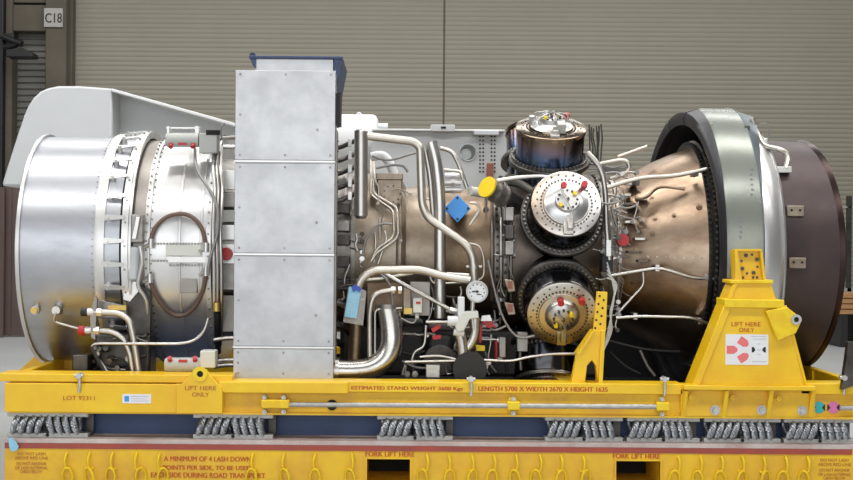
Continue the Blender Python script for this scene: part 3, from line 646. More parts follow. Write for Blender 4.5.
# vane levers
b = MB()
b.cyl((0, 0, 0), (0, 0, 0.035), 0.023, n=12); b.cyl((0, 0, 0.035), (0, 0, 0.048), 0.014, n=6)
b.add([(-.02, -.021, .026), (-.02, .021, .026), (.12, .012, .044), (.12, -.012, .044), (-.02, -.021, .036), (-.02, .021, .036), (.12, .012, .052), (.12, -.012, .052)], [(0, 1, 2, 3), (4, 7, 6, 5), (0, 3, 7, 4), (1, 5, 6, 2), (0, 4, 5, 1), (3, 2, 6, 7)])
lv = b.mesh('vane_lever'); lv.materials.append(M['white_metal'])
Xl = ex(107.5, .862)
for k in range(34):
    a = 2*math.pi*k/34+0.02
    o = bpy.data.objects.new('vane_lever', lv); C.objects.link(o); o.parent = en
    o.location = EL+Vector((Xl, -math.sin(a)*.858, math.cos(a)*.858)); o.rotation_euler = (a, 0, 0)
# rings of casings further right
ring('rear_compressor_casing', [(332, .60), (340, .60), (340, .63), (344, .63), (344, .60), (351, .60), (351, .64), (355, .64), (355, .58)], 'mid_metal')
ring('mid_casing', [(353, .60), (396, .585), (398, .60), (401, .60), (402, .54), (406, .49), (436, .52), (437, .46)], 'tan')
ring('brown_casing', [(436, .465), (440, .48), (470, .475), (497, .50)], 'brown')
ring('combustor_flange', [(495, .47), (495, .55), (500, .55), (500.5, .52), (504, .52), (504, .57), (509, .57), (509, .5)], 'mid_metal')
bolt_ring('flange_bolts', 497.5, .55, 60, 0.011, 0.018, 'dark_metal')
bolt_ring('flange_bolts', 506, .57, 60, 0.011, 0.016, 'dark_metal', a0=.05)
ring('combustor_casing', [(508, .55), (512, .60), (600, .60), (606, .55)], 'warm_dark')
ring('combustor_flange', [(600, .5), (600, .585), (606, .585), (606.5, .55), (611, .55), (611, .57), (615, .57), (615.5, .52)], 'mid_metal')
bolt_ring('flange_bolts', 603, .585, 64, 0.010, 0.016, 'dark_metal')
cone = ring('turbine_cone', [(614, .535), (622, .54), (640, .60), (665, .685), (690, .755), (711, .80)], 'cone')
ring('cone_band', [(618, .54), (619, .562), (622, .565), (622.5, .54)], 'satin', parent=cone)
for px, py in ((674, 216), (699, 207), (652, 199), (653, 234), (655, 219), (636, 251), (634, 284), (692, 176)):
    b = MB(); p = on(px, py, .60+(px-640)*0.0031); d = Vector((0, p.y-AY, p.z-AZ)).normalized(); b.cyl(p-d*.03, p+d*.012, 0.020, n=14); b.cyl(p+d*.012, p+d*.024, 0.011, n=6); b.build('boss', 'brown', cone)
b = MB()
for k in range(7):
    p = on(648+k*9, 256.5+k*0.3, .63+k*.026); b.cyl(p+Vector((0, .02, 0)), p+Vector((0, -.006, 0)), .006, n=6)
b.build('seam_rivets', 'satin', cone, stuff=True)
df = ring('turbine_flange', [(709, .79), (709.5, .832), (713, .832), (713.5, .80), (715, .80), (715.5, .845), (718.5, .845), (719, .80)], 'dark_metal')
bolt_ring('flange_studs', 711, .832, 120, 0.010, 0.022, 'black', df)
bolt_ring('flange_studs', 717, .845, 120, 0.010, 0.020, 'mid_metal', df, a0=.026)
# shroud
sh = ring('exhaust_shroud', [(725.5, 1.07), (727, 1.10), (732, 1.112), (764, 1.112), (764, 1.07), (734, 1.06)], 'shell', True)
b = MB(); b.lathe_x([(2.135, .985), (2.118, 1.03), (2.135, 1.08), (ex(727, 1.108), 1.109), (ex(731, 1.03), 1.03), (2.2, .985)], 96, True, skew2=(.085, .085, .08, 0, 0, .05)); b.build('shroud_front', 'shell_dark', en)
b = MB(); b.lathe_x([(2.19, .985), (2.50, .97), (2.55, .86), (2.5, .80), (ex(719, .80), .80)], 96, skew2=(.05, 0, 0, 0, 0)); b.build('shroud_inner', 'shell_dark', en)
for aa in (-14, 10):
    b = MB(); a = rad(aa); d = Vector((0, -math.sin(a), math.cos(a))); e = Vector((0, math.cos(a), math.sin(a)))
    X0 = 2.118+.085*math.sin(a); c = Vector((X0, AY, AZ))
    b.tube([c+d*.985+Vector((.015, 0, 0)), c+d*1.03, c+d*1.08+Vector((.017, 0, 0)), c+d*1.11+Vector((.11, 0, 0))], .006, 8, 1); b.build('shroud_seam', 'dark_metal', sh)
b = MB(); b.lathe_x([(ex(763, 1.11), 1.106), (ex(764, 1.11), 1.118), (ex(765.5, 1.11), 1.106), (2.70, 1.05), (2.70, .9)], 96, skew2=(0, 0, 0, -.19, -.19)); b.build('shroud_rear', 'shell_blue', en)
b = MB()
for (p0, q0, t) in ((741, 212, 5), (741, 222, 4), (752, 170, 6)):
    for k in range(t):
        p = on(p0+random.uniform(-.6, .6), q0+k*5, 1.112); b.box(p.x-.008, p.x+.008, p.y-.001, p.y+.004, p.z-.008, p.z+.008)
b.build('faded_markings', 'shell_blue', sh, stuff=True)
ring('silver_ring', [(764, .98), (771, .985), (785, .93), (786.5, .87)], 'silver_ring')
ring('ring_edge', [(784, .93), (785, .945), (787, .935), (787, .88)], 'bright')
b = MB(); b.lathe_x([(ex(786, .88), .88), (ex(790, .875), .875), (ex(810, .87), .868)], 96); b.lathe_x([(ex(810, .87), .868), (ex(828.5, .865), .865)], 96, skew2=(0, .10)); ex_ = b.build('exhaust_duct', 'exhaust', en)
b = MB()
Xa, Xb = ex(827, .865), ex(829.5, .865)
b.lathe_x([(Xb-.01, .866), (Xb+.012, .878), (Xb+.028, .878), (Xb+.032, .86), (Xb, .82)], 96, skew=0.10); b.build('exhaust_rim', 'exhaust_rim', ex_)
ring('exhaust_liner', [(824, .84), (790, .80), (789, .3)], 'dark_metal')
for px, py in ((795, 211), (797, 263)):
    b = MB(); p = on(px, py, .88); b.box(p.x-.06, p.x+.06, p.y-.02, p.y+.04, p.z-.038, p.z+.038); b.build('mount_pad', 'tan', ex_, bevel=0.006)
    b = MB()
    for sx in (-.03, .03): b.cyl(p+Vector((sx, -.024, .005)), p+Vector((sx, -.01, .005)), .009, n=8)
    b.build('pad_holes', 'dark', ex_, stuff=True)
b = MB(); p = on(783, 170, .90); b.box(p.x-.055, p.x+.055, p.y-.03, p.y+.05, p.z-.02, p.z+.025); b.build('mount_pad', 'pale_box', ex_, bevel=0.006)

# ---------------------------------------------------------------- combustor cans
XC = 1.115
def can(theta, dark, XC, detail=True):
    th = rad(theta)
    b = MB(); b.lathe_z([(0.250, .55), (0.250, .985), (0.245, .995)], 56, cap=False)
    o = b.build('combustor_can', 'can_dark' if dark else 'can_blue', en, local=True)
    o.location = EL+Vector((XC, 0, 0)); o.rotation_euler = (th, 0, 0)
    pm = 'plate_low' if theta > 90 else 'plate'
    if not detail: pm = 'plate'
    b = MB(); b.lathe_z([(.25, .74), (.300, .74), (.300, .770), (.294, .776), (.256, .776), (.25, .79)], 56, cap=False); b.build('base_flange', 'dark_metal', o, local=True)
    b = MB()
    for k in range(52):
        a = 2*math.pi*k/52; c, s = math.cos(a)*.276, math.sin(a)*.276; b.cyl((c, s, .774), (c, s, .800), .0085, n=6)
    b.build('flange_studs', 'mid_metal', o, local=True, stuff=True)
    R = .258 if not dark else .243
    b = MB(); b.lathe_z([(R-.03, .99), (R, .992), (R, 1.018), (R-.006, 1.022), (.165, 1.022), (.160, 1.034), (.118, 1.036), (.110, 1.050), (.0, 1.050)], 64, cap=False); b.build('face_plate', pm if dark else 'can_blue', o, local=True)
    b = MB()
    for k in range(44):
        a = 2*math.pi*k/44; c, s = math.cos(a)*.178, math.sin(a)*.178; b.cyl((c, s, 1.020), (c, s, 1.0275), .0075, n=6)
    for k in range(26):
        a = 2*math.pi*k/26+.1; rr = .218 if k % 3 else .205; c, s = math.cos(a)*rr, math.sin(a)*rr; b.cyl((c, s, 1.020), (c, s, 1.025), .0072, n=6)
    b.build('bolt_circle', 'dark_metal', o, local=True, stuff=True)
    b = MB()
    if theta > 90: b.lathe_z([(.125, 1.03), (.120, 1.05), (.095, 1.075), (.055, 1.09), (.0, 1.095)], 32, cap=False)
    else: b.lathe_z([(.160, 1.03), (.115, 1.06), (.088, 1.068), (.082, 1.10), (.0, 1.10)], 36, cap=False)
    b.build('hub', 'hub' if theta <= 90 else 'satin', o, local=True)
    b = MB()
    for k in range(12):
        a = 2*math.pi*k/12; c, s = math.cos(a)*.066, math.sin(a)*.066; b.cyl((c, s, 1.08), (c, s, 1.108), .008, n=6)
    b.cyl((0, 0, 1.09), (0, 0, 1.115), .012, n=8); b.build('hub_bolts', 'dark_metal', o, local=True, stuff=True)
    for (x, y) in ((-.05, -.045), (.05, .04)):
        b = MB(); b.cyl((x, y, 1.08), (x, y, 1.12), .016, .014, n=12); b.build('yellow_plug', 'yellow_cap', o, local=True)
    for (x, y) in ((-.02, .115), (.125, .125)):
        b = MB(); b.cyl((x, y, 1.02), (x, y, 1.045), .015, n=12); b.cyl((x, y, 1.045), (x, y, 1.085), .024, .022, n=16); b.build('red_cap', 'red_cap', o, local=True)
    # clamp at the lower side
    b = MB(); b.box(-.03, .04, -.235, -.13, 1.02, 1.045); b.box(-.005, .035, -.20, -.10, 1.04, 1.065); b.build('clamp', 'satin', o, local=True, bevel=0.004)
    if dark:
        b = MB(); b.tube([(0, 0, 1.11), (-.05, .06, 1.135), (.03, -.10, 1.11), (.04, -.19, 1.06)], .005, 6); b.build('sensor_wire', 'zinc', o, local=True)
    return o
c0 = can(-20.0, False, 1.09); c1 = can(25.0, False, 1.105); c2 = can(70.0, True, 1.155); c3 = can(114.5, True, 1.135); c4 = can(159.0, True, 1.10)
# igniter clutter on the top can
b = MB()
for k in range(14):
    a = random.uniform(0, 6.28); rr = random.uniform(.05, .13); x, y = math.cos(a)*rr, math.sin(a)*rr
    b.tube([(x, y, 1.04), (x*1.1, y*1.1, 1.10), (x*.4, y*.4, 1.13)], .006, 6)
b.cyl((-.14, .02, 1.02), (-.14, .02, 1.10), .022); b.box(.03, .09, -.16, -.05, 1.03, 1.10); b.build('igniter_leads', 'zinc', c1, local=True)

# ---------------------------------------------------------------- duct box
BXY = 0.18
bx = MB()
a = at(236, 70, BXY); c = at(333, 378, BXY)
bx.box(a.x, c.x, BXY+0.012, .42, c.z, a.z); dbx = bx.build('duct_box', 'panel', en, bevel=0.004)
panels = [(236, 333.5, 70.5, 160.2), (235.2, 333, 163.2, 253.2), (234.6, 332.2, 256, 346.2), (234.2, 331.6, 348.8, 378.5)]
for p0, p1, q0, q1 in panels:
    A = at(235.0, q0, BXY); b = MB(); z0, z1 = at(285, q1, BXY).z, at(285, q0, BXY).z
    b.box(a.x-.004, c.x+.002, BXY, BXY+.012, z0, z1); b.build('panel', 'panel', dbx, bevel=0.003)
for q in (161.6, 254.6, 347.5):
    b = MB(); z = at(285, q, BXY).z; b.box(a.x-.006, c.x+.003, BXY-.012, BXY+.012, z-.004, z+.006); b.build('seam_strip', 'bright', dbx)
b = MB()
for (p0, p1, q0, q1) in panels:
    xs = [a.x+.03, (a.x+c.x)/2, c.x-.03]; z0, z1 = at(285, q1-5, BXY).z, at(285, q0+4, BXY).z
    for x in xs:
        for z in (z0, z1): b.cyl((x, BXY-.006, z), (x, BXY+.003, z), .0085, n=8)
    b.cyl((a.x+.03, BXY-.006, (z0+z1)/2), (a.x+.03, BXY+.003, (z0+z1)/2), .0085, n=8)
    if q1-q0 > 50: b.cyl((c.x-.12, BXY-.006, (z0+z1)/2-.1), (c.x-.12, BXY+.003, (z0+z1)/2-.1), .011, n=8)
b.build('panel_screws', 'mid_metal', dbx, stuff=True)
b = MB(); n0 = at(255, 58, .45); n1 = at(333, 75, .45); b.box(n0.x, n1.x, .45, 1.1, n1.z-.1, n0.z); b.build('outlet_neck', 'panel', dbx)
b = MB(); n0 = at(249, 55.5, .42); n1 = at(342.5, 59, .42); b.box(n0.x, n1.x, .42, 1.15, n1.z, n0.z); b.build('outlet_flange', 'blue_trim', dbx, bevel=0.004)
b = MB(); b.pprism([(249, 56), (256, 58), (255.5, 69), (253, 66)], .43, 1.13); b.cyl(at(252.5, 55.5, .44), at(252.5, 55.5, .6), .022); b.build('side_flare', 'blue_trim', dbx)
b = MB(); b.pprism([(334, 57), (343, 58.5), (337, 90), (334, 100)], .43, 1.13); b.build('side_flare', 'blue_trim', dbx)
b = MB(); b.pprism([(333.5, 94), (340.5, 92), (340, 124), (334.5, 125)], .30, .55); b.build('side_seal', 'black', dbx)
b = MB(); b.box(c.x+.001, c.x+.012, BXY+.05, .41, c.z+.1, a.z-.4); b.build('side_flange', 'mid_metal', dbx)
b = MB(); 
for k in range(22):
    z = c.z+.15+k*.07; b.cyl((c.x+.010, BXY+.12, z), (c.x+.02, BXY+.12, z), .006, n=6)
b.build('side_rivets', 'dark_metal', dbx, stuff=True)

# ---------------------------------------------------------------- pipework
def pipe(name, pts, rpx, m, rr=0.05, parent=en, n=12, smooth=False):
    P = []
    for q in pts:
        P.append(at(q[0], q[1], q[3]) if len(q) > 3 else on(q[0], q[1], q[2]))
    r = rpx*0.0070
    b = MB()
    if smooth: b.tube(P, r, n, 5)
    else: b.tube(bend(P, rr), r, n, 1)
    return b.build(name, m, parent)
def p_at(Y, pts): return [(x, y, 0, Y) for x, y in pts]
def p_on(r, pts): return [(x, y, r) for x, y in pts]
# bleed hoses between box and casing
for q in (146, 159, 172, 186, 199):
    pipe('bleed_hose', p_on(.78, [(331, q+3), (341, q+1), (350, q-3), (360, q-7)]), 2.6, 'dark_metal', smooth=True)
    b = MB(); p = on(350, q-3, .79); b.box(p.x-.015, p.x+.015, p.y-.03, p.y+.01, p.z-.03, p.z+.03); b.build('hose_clip', 'white_metal', en, bevel=0.003)
for q in (304, 325, 343, 358):
    pipe('bleed_hose', p_on(.80, [(331, q-2), (342, q+1), (350, q+7), (356, q+16)]), 4.2, 'dark_metal', smooth=True)
for q in (208, 226, 240, 262, 285):
    b = MB(); p = on(343, q, .66); b.box(p.x-.05, p.x+.05, p.y, p.y+.05, p.z-.04, p.z+.04); b.build('casing_boss', 'dark_metal' if q != 226 else 'mid_metal', en, bevel=0.008)
# manifold
b = MB(); P0, P1 = on(361, 133, .80), on(361.5, 214, .80); ym = min(P0.y, P1.y); P0, P1 = at(361, 131.5, ym), at(361, 216, ym)
b.cyl(P0+Vector((0, 0, -.0)), P1, .048, n=28); b.cyl(P1, P1+Vector((0, 0, -.02)), .048, .03, n=28); b.cyl(P0, P0+Vector((0, 0, .012)), .048, .036, n=28); b.build('manifold', 'satin', en)
pipe('air_pipe', p_at(ym+.02, [(366, 136), (413, 141.5), (420, 147), (422, 205), (428, 218)])+p_at(ym, [(466, 244), (473, 256), (474.5, 288)]), 4.2, 'pale_tube', rr=.12, n=14)
pipe('air_pipe', p_at(.62, [(431, 142), (436, 160), (440, 195), (440, 318)]), 6.0, 'steel', rr=.2, n=18)
pipe('support_strut', p_at(.66, [(425, 150), (430, 175), (434, 225)]), 3.0, 'satin')
pipe('oil_pipe', p_at(.40, [(357, 296), (359, 281), (372, 270), (421, 269.5), (442, 276), (470, 280.5)]), 4.0, 'pale_tube', rr=.14, n=14)
for d in (0, 4.2):
    pipe('fuel_line', p_on(.68, [(371+d*.6, 160), (371.5+d*.6, 196-d*.4), (393+d, 210-d*.6), (394+d, 237+d*.2), (376, 249+d), (371, 262)]), 1.4, 'pale_tube', rr=.04)
pipe('fuel_line', p_on(.66, [(374.5, 232), (376, 240), (374, 262)]), 1.4, 'pale_tube')
pipe('fuel_line', p_on(.66, [(384.5, 231), (387, 238), (378, 264)]), 1.4, 'pale_tube')
pipe('fuel_line', p_at(.50, [(382, 272), (410, 288), (438, 303), (449, 309)]), 2.0, 'steel')
pipe('fuel_line', p_at(.52, [(413, 273), (380, 279), (364, 280)]), 1.8, 'pale_tube')
pipe('cable', p_at(.48, [(380, 273), (390, 285), (393, 305), (398, 316), (412, 323), (417, 318)]), 1.1, 'wire', smooth=True)
pipe('oil_pipe', p_at(.45, [(370, 372), (369.5, 310), (374, 293), (396, 289.5)]), 2.7, 'pale_tube', rr=.14)
pipe('scavenge_pipe', p_at(.55, [(357, 300), (356.5, 330), (354, 372)]), 6.6, 'brown', n=16)
b = MB()
for q in (393, 400): p = at(q, 290, .45); b.cyl(p+Vector((-.012, 0, 0)), p+Vector((.012, 0, 0)), .028, n=6)
b.build('pipe_nut', 'white_metal', en)
# valve block behind the elbow
b = MB(); b.pbox(403, 411, 285, 315, .52, .60); b.build('valve_block', 'tan', en, bevel=0.006)
b = MB(); b.pbox(404, 412, 308, 314, .50, .52); b.build('valve_tag', 'bronze', en)
b = MB(); b.pbox(413, 422, 298, 313, .50, .58); b.pbox(415, 419, 313, 319, .52, .56); b.build('solenoid', 'pale_box', en, bevel=0.006)
b = MB(); b.pbox(416, 420.5, 301.5, 304, .497, .50); b.build('solenoid_label', 'red_cap', en)
b = MB(); b.pbox(410, 430, 282, 316, .62, .75); b.build('bracket_plate', 'taupe', en, bevel=0.004)
b = MB(); b.pbox(367, 404, 283, 312, .78, .82); b.build('shield_plate', 'brown', en, bevel=0.004)
# big elbow
b = MB(); P = p_at(.34, [(337, 371), (355, 371), (372, 368), (385, 359), (391.5, 344), (391, 325), (388, 308)])
pts = [at(x, y, Y+0.02*i) for i, (x, y, _, Y) in enumerate(P)]
b.tube(pts, .080, 28, 6); el = b.build('elbow_duct', 'polished', en)
b = MB(); p = at(334, 371, .34); b.cyl(p+Vector((-.02, 0, 0)), p+Vector((.035, 0, 0)), .094, n=28); b.build('clamp_ring', 'satin', el)
b = MB(); p = at(388, 308, .46); b.cyl(p+Vector((0, 0, -.01)), p+Vector((0, .003, .02)), .088, n=28); b.build('clamp_ring', 'mid_metal', el)
pipe('tie_strap', p_at(.40, [(375, 372), (375, 312), (378, 309), (402, 308)]), 1.0, 'steel', rr=.03)
# tan service box with round blank
ab = on(391, 200, .63)
b = MB(); b.pbox(377, 402, 176, 221, ab.y+.02, ab.y+.25); sb = b.build('service_housing', 'tan', en, bevel=0.01)
b = MB(); b.pbox(376, 403, 173, 180, ab.y, ab.y+.25); b.build('housing_lip', 'tan', sb, bevel=0.006)
b = MB(); p = at(392, 194, ab.y); b.cyl(p+Vector((0, .03, 0)), p+Vector((0, -.02, 0)), .074, n=32); b.build('blank_cover', 'tan', sb)
b = MB()
for k in range(9):
    t = 2*math.pi*k/9; q = p+Vector((math.cos(t)*.06, -.02, math.sin(t)*.06)); b.cyl(q, q+Vector((0, -.012, 0)), .007, n=6)
b.build('cover_bolts', 'dark_metal', sb, stuff=True)
b = MB(); b.pbox(370, 392, 218, 232, ab.y-.02, ab.y+.1); b.build('junction_box', 'tan', en, bevel=0.012)
b = MB(); p = at(381, 231, ab.y-.02); b.cyl(p, p+Vector((0, -.01, 0)), .06, n=20); b.build('gland_plate', 'rust', en)
pipe('cable', p_at(.62, [(362, 262), (366, 240), (378, 225), (392, 224)]), 1.2, 'wire', smooth=True)
b = MB(); P = [at(371, 157, 1.0), at(383, 156, 1.0), at(391, 166, 1.0), at(395, 178, 1.0)]; b.tube(P, .035, 12, 5); b.build('white_hose', 'white_paint', en)
pipe('cable', p_at(.72, [(372, 156), (390, 160), (415, 153), (421, 156)]), 1.2, 'wire', smooth=True)
pipe('cable', p_at(.74, [(376, 168), (392, 165), (403, 166), (408, 172)]), 1.5, 'wire', smooth=True)
# right of the big vertical pipe
b = MB(); b.pprism([(443.5, 209), (457.5, 194.5), (471, 208.5), (457.5, 222.5)], .70, .716); bc = b.build('blue_blank', 'blue_cap', en, bevel=0.004)
b = MB()
for q in ((447, 208.5), (457.5, 198), (468, 208.5), (457.5, 219)): h = at(*q, .70); b.cyl(h+Vector((0, -.004, 0)), h, .009, n=8)
b.build('blank_holes', 'ink', bc)
b = MB(); b.cyl(at(457.5, 208.5, .716), at(457.5, 208.5, .95), .07, n=24); b.build('blanked_stub', 'tan', en)
b = MB(); d = Vector((-.60, -.55, .30)).normalized(); p = at(488, 187.5, .62)
b.cyl(p, p+d*.016, .078, n=32); b.build('yellow_cap', 'yellow_cap', en)
b = MB(); b.cyl(p-d*.001, p-d*.07, .062, n=28); b.cyl(p-d*.07, p-d*.09, .080, n=28); b.cyl(p-d*.09, p-d*.15, .07, n=28); b.cyl(p-d*.15, p-d*.17, .086, n=28); b.cyl(p-d*.17, p-d*.42, .062, n=28); b.build('capped_port', 'mid_metal', en)
pipe('vent_pipe', p_at(.80, [(440, 148), (452, 151), (459, 165), (467, 188)]), 2.2, 'satin', rr=.06)
pipe('vent_pipe', p_at(.74, [(444, 170), (461, 171), (463, 180)]), 1.7, 'pale_tube')
for q in (176, 183, 190):
    b = MB(); p = at(453, q, .85); b.cyl(p+Vector((-.06, 0, 0)), p+Vector((.06, 0, 0)), .022, n=14); b.cyl(p+Vector((-.015, 0, 0)), p+Vector((.015, 0, 0)), .03, n=6); b.build('fitting', 'white_metal', en)
b = MB(); p = at(470, 191, .80); b.cyl(p, p+Vector((.16, .1, -.02)), .035, n=16); b.build('fitting', 'pale_box', en)
pipe('fuel_line', p_at(.66, [(470, 203), (477, 203), (480, 210), (470, 225)]), 1.5, 'pale_tube', rr=.04)
pipe('fuel_line', p_at(.62, [(465, 243), (480, 245), (484, 258), (484, 278), (472, 282), (432, 284), (429, 272)]), 1.2, 'pale_tube', rr=.06)
pipe('fuel_line', p_at(.50, [(447, 274), (469, 275.5)]), 2.2, 'steel')
b = MB(); p = at(474, 267, ym); b.cyl(p+Vector((-.055, 0, 0)), p+Vector((.055, 0, 0)), .012); b.cyl(p+Vector((0, 0, -.015)), p+Vector((0, 0, .015)), .038, n=16); b.build('pipe_clamp', 'satin', en)
# vertical ribs left of the combustor
for px, r_, m_ in ((501, .655, 'satin'), (492, .60, 'mid_metal'), (511, .66, 'mid_metal')):
    pipe('igniter_rail', p_on(r_, [(px, 200), (px, 225), (px, 250), (px, 275), (px, 300)]), 1.6, m_)
for q in (214, 232, 248):
    b = MB(); p = on(509, q, .70); b.box(p.x-.03, p.x+.035, p.y-.02, p.y+.05, p.z-.05, p.z+.05); b.build('bracket', 'mid_metal' if q != 232 else 'dark_metal', en, bevel=0.006)
for q in (286, 309):
    b = MB(); p = at(511, q, .55); b.add([p+Vector(v) for v in ((-.05, 0, .05), (.02, 0, .04), (.035, 0, -.04), (-.02, 0, -.045), (-.05, .03, .05), (.02, .03, .04), (.035, .03, -.04), (-.02, .03, -.045))], [(0, 3, 2, 1), (4, 5, 6, 7), (0, 1, 5, 4), (1, 2, 6, 5), (2, 3, 7, 6), (3, 0, 4, 7)]); b.build('red_brown_bracket', 'tan', en, bevel=0.006)
    b = MB(); b.box(p.x-.025, p.x+.012, p.y-.006, p.y, p.z-.02, p.z+.035); b.build('bracket_label', 'rust', en)
# gauge and valve group
GYY = .30
b = MB(); p = at(477, 291.5, GYY); b.lathe_z([(.074, -.05), (.076, 0), (.076, .012), (.066, .014), (.064, .006)], 36, Matrix.Translation(p) @ Matrix.Rotation(rad(90), 4, 'X'), cap=False); b.cyl(p+Vector((0, .05, 0)), p+Vector((0, .045, 0)), .074, n=36); g = b.build('pressure_gauge', 'zinc', en)
b = MB(); b.cyl(p, p+Vector((0, -.006, 0)), .065, n=36); b.build('dial', 'white_paint', g)
b = MB(); b.box(p.x-.035, p.x+.012, p.y-.009, p.y-.006, p.z-.004, p.z+.004); b.cyl(p+Vector((0, -.006, 0)), p+Vector((0, -.012, 0)), .009); b.box(p.x-.002, p.x+.03, p.y-.009, p.y-.006, p.z-.022, p.z-.017)
for k in range(9):
    t = rad(-40+k*32.5); q = p+Vector((math.cos(t)*.05, -.008, math.sin(t)*.05)); b.box(q.x-.004, q.x+.004, q.y, q.y+.003, q.z-.004, q.z+.004)
b.build('dial_marks', 'ink', g)
pipe('gauge_pipe', p_at(.36, [(473, 300), (472, 318), (474, 330)]), 2.4, 'satin')
b = MB(); b.pbox(458, 464.5, 297, 318, .30, .40); b.build('valve_body', 'white_paint', en, bevel=0.006)
b = MB(); b.pprism([(462, 312), (478, 311), (479, 318), (470, 319), (464, 331), (457, 332), (455, 326)], .28, .40); b.build('valve_body', 'pale_box', en, bevel=0.006)
b = MB(); p = at(452, 321, .33); b.cyl(p+Vector((-.03, 0, 0)), p+Vector((.05, 0, 0)), .035, n=16); p = at(458, 332, .33); b.cyl(p+Vector((-.03, 0, 0)), p+Vector((.04, 0, -.01)), .024, n=12); b.build('valve_knob', 'white_paint', en)
b = MB(); p = at(452.5, 310, .40); b.cyl(p+Vector((-.02, 0, 0)), p+Vector((.03, 0, -.01)), .024, n=6); b.build('pipe_nut', 'white_metal', en)
pipe('fuel_line', p_at(.36, [(426, 322), (448, 322)]), 1.6, 'steel')
pipe('drain_pipe', p_at(.38, [(475, 318), (475, 333), (472, 342), (465, 352), (463, 366)]), 5.0, 'polished', rr=.12, n=16)
pipe('drain_pipe', p_at(.36, [(460, 334), (462, 344), (464, 362)]), 5.6, 'polished', rr=.12, n=16)
b = MB(); p = at(470, 369, .30); b.cyl(p+Vector((0, 0, 0)), p+Vector((0, .25, 0)), .118, n=32); b.build('drain_drum', 'black', en)
# coloured bits low in the middle
for P, m_ in (([(431, 329), (440, 324), (441, 328), (433, 333)], 'red_cap'), ([(432, 336), (441, 335), (441, 339), (433, 340)], 'red_cap'), ([(480, 321), (491, 321), (496, 327), (488, 328)], 'red_cap'), ([(479, 325), (482.5, 325), (481.5, 343), (479, 343)], 'red_cap'), ([(476, 345), (485, 346), (485, 351), (476, 351)], 'yellow_cap')):
    b = MB(); b.pprism(P, .46, .50); b.build('coloured_tie', m_, en, bevel=0.003)
b = MB(); b.pprism([(482, 316), (490, 315), (492, 321), (481, 321)], .44, .5); b.build('clip', 'white_metal', en)
pipe('service_line', p_at(.36, [(420, 357), (440, 356), (462, 361)]), 1.3, 'steel', smooth=True)
pipe('service_line', p_at(.34, [(405, 362), (450, 361), (480, 360), (510, 361), (530, 357), (556, 354), (590, 354)]), 1.4, 'steel', smooth=True)
pipe('service_line', p_at(.50, [(426, 325), (424, 345), (415, 352), (412, 360)]), 1.5, 'steel', smooth=True)
pipe('service_line', p_at(.50, [(484, 322), (494, 330), (506, 326)]), 1.2, 'wire', smooth=True)
pipe('service_line', p_at(.42, [(488, 260), (500, 310), (516, 336), (534, 336)]), 1.2, 'wire', smooth=True)
for p0, p1, q0, q1, m_, Y in ((499, 506, 337, 358, 'mid_metal', .55), (517, 528, 332, 352, 'mid_metal', .50), (495, 498, 340, 360, 'red_cap', .6), (426, 440, 365, 378, 'zinc', .34)):
    b = MB(); b.pbox(p0, p1, q0, q1, Y, Y+.08); b.build('terminal_block', m_, en, bevel=0.006)
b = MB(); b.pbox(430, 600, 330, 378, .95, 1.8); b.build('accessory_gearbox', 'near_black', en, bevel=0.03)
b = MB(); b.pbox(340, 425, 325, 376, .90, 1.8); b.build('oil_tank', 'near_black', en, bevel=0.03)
for k, (x0_, y0_, x1__, y1_) in enumerate(((400, 352, 425, 351), (402, 361, 430, 368), (432, 340, 460, 352), (485, 352, 496, 372), (505, 345, 507, 372), (520, 352, 521, 370), (610, 352, 640, 374), (640, 350, 655, 376), (606, 340, 680, 352))):
    pipe('hidden_hose', p_at(.7, [(x0_, y0_), ((x0_+x1__)/2, (y0_+y1_)/2+3), (x1__, y1_)]), 1.6, 'wire' if k % 2 else 'black', smooth=True)
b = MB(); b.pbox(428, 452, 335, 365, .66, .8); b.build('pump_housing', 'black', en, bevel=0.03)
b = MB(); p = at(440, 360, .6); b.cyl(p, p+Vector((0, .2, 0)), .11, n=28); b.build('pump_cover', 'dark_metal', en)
rnd = random.Random(21)
def clutter(name, x0, x1, y0, y1, Y0, Y1, count, mats, size=9, rp=(.6, 1.5)):
    for i in range(count):
        x, y, Y = rnd.uniform(x0, x1), rnd.uniform(y0, y1), rnd.uniform(Y0, Y1)
        v = rnd.random() < .5
        P = [(x, y)]
        for k in range(3):
            if v: P.append((P[-1][0]+rnd.uniform(-3, 3), P[-1][1]+rnd.uniform(.5, 1)*size))
            else: P.append((P[-1][0]+rnd.uniform(.5, 1)*size, P[-1][1]+rnd.uniform(-3, 3)))
        P = [(max(x0, min(x1, a_)), max(y0, min(y1, b_))) for a_, b_ in P]
        P = [P[0]]+[q for p, q in zip(P, P[1:]) if abs(p[0]-q[0])+abs(p[1]-q[1]) > .8]
        if len(P) < 2: continue
        pipe(name, p_at(Y, P), rnd.uniform(*rp), rnd.choice(mats), smooth=True)
        if i % 2 == 0:
            b = MB(); p = at(P[-1][0], P[-1][1], Y); u = rnd.uniform(.012, .024)
            b.cyl(p+Vector((0, .05, 0)), p+Vector((0, -.012, 0)), u, n=8); b.cyl(p+Vector((0, -.012, 0)), p+Vector((0, -.028, 0)), u*.65, n=6); b.build('fitting', rnd.choice(mats), en)
clutter('service_line', 398, 500, 326, 374, .56, .82, 34, ('wire', 'satin', 'mid_metal', 'pale_tube', 'steel'), 11, (.8, 2.0))
clutter('service_line', 338, 362, 222, 300, .60, .66, 16, ('mid_metal', 'satin', 'dark_metal', 'white_metal'), 8)
clutter('service_line', 420, 500, 285, 325, .60, .80, 16, ('mid_metal', 'satin', 'dark_metal', 'steel'), 10, (.8, 2.0))
clutter('harness_wire', 598, 640, 172, 232, .66, .74, 16, ('wire', 'mid_metal', 'satin'), 9, (.5, 1.1))
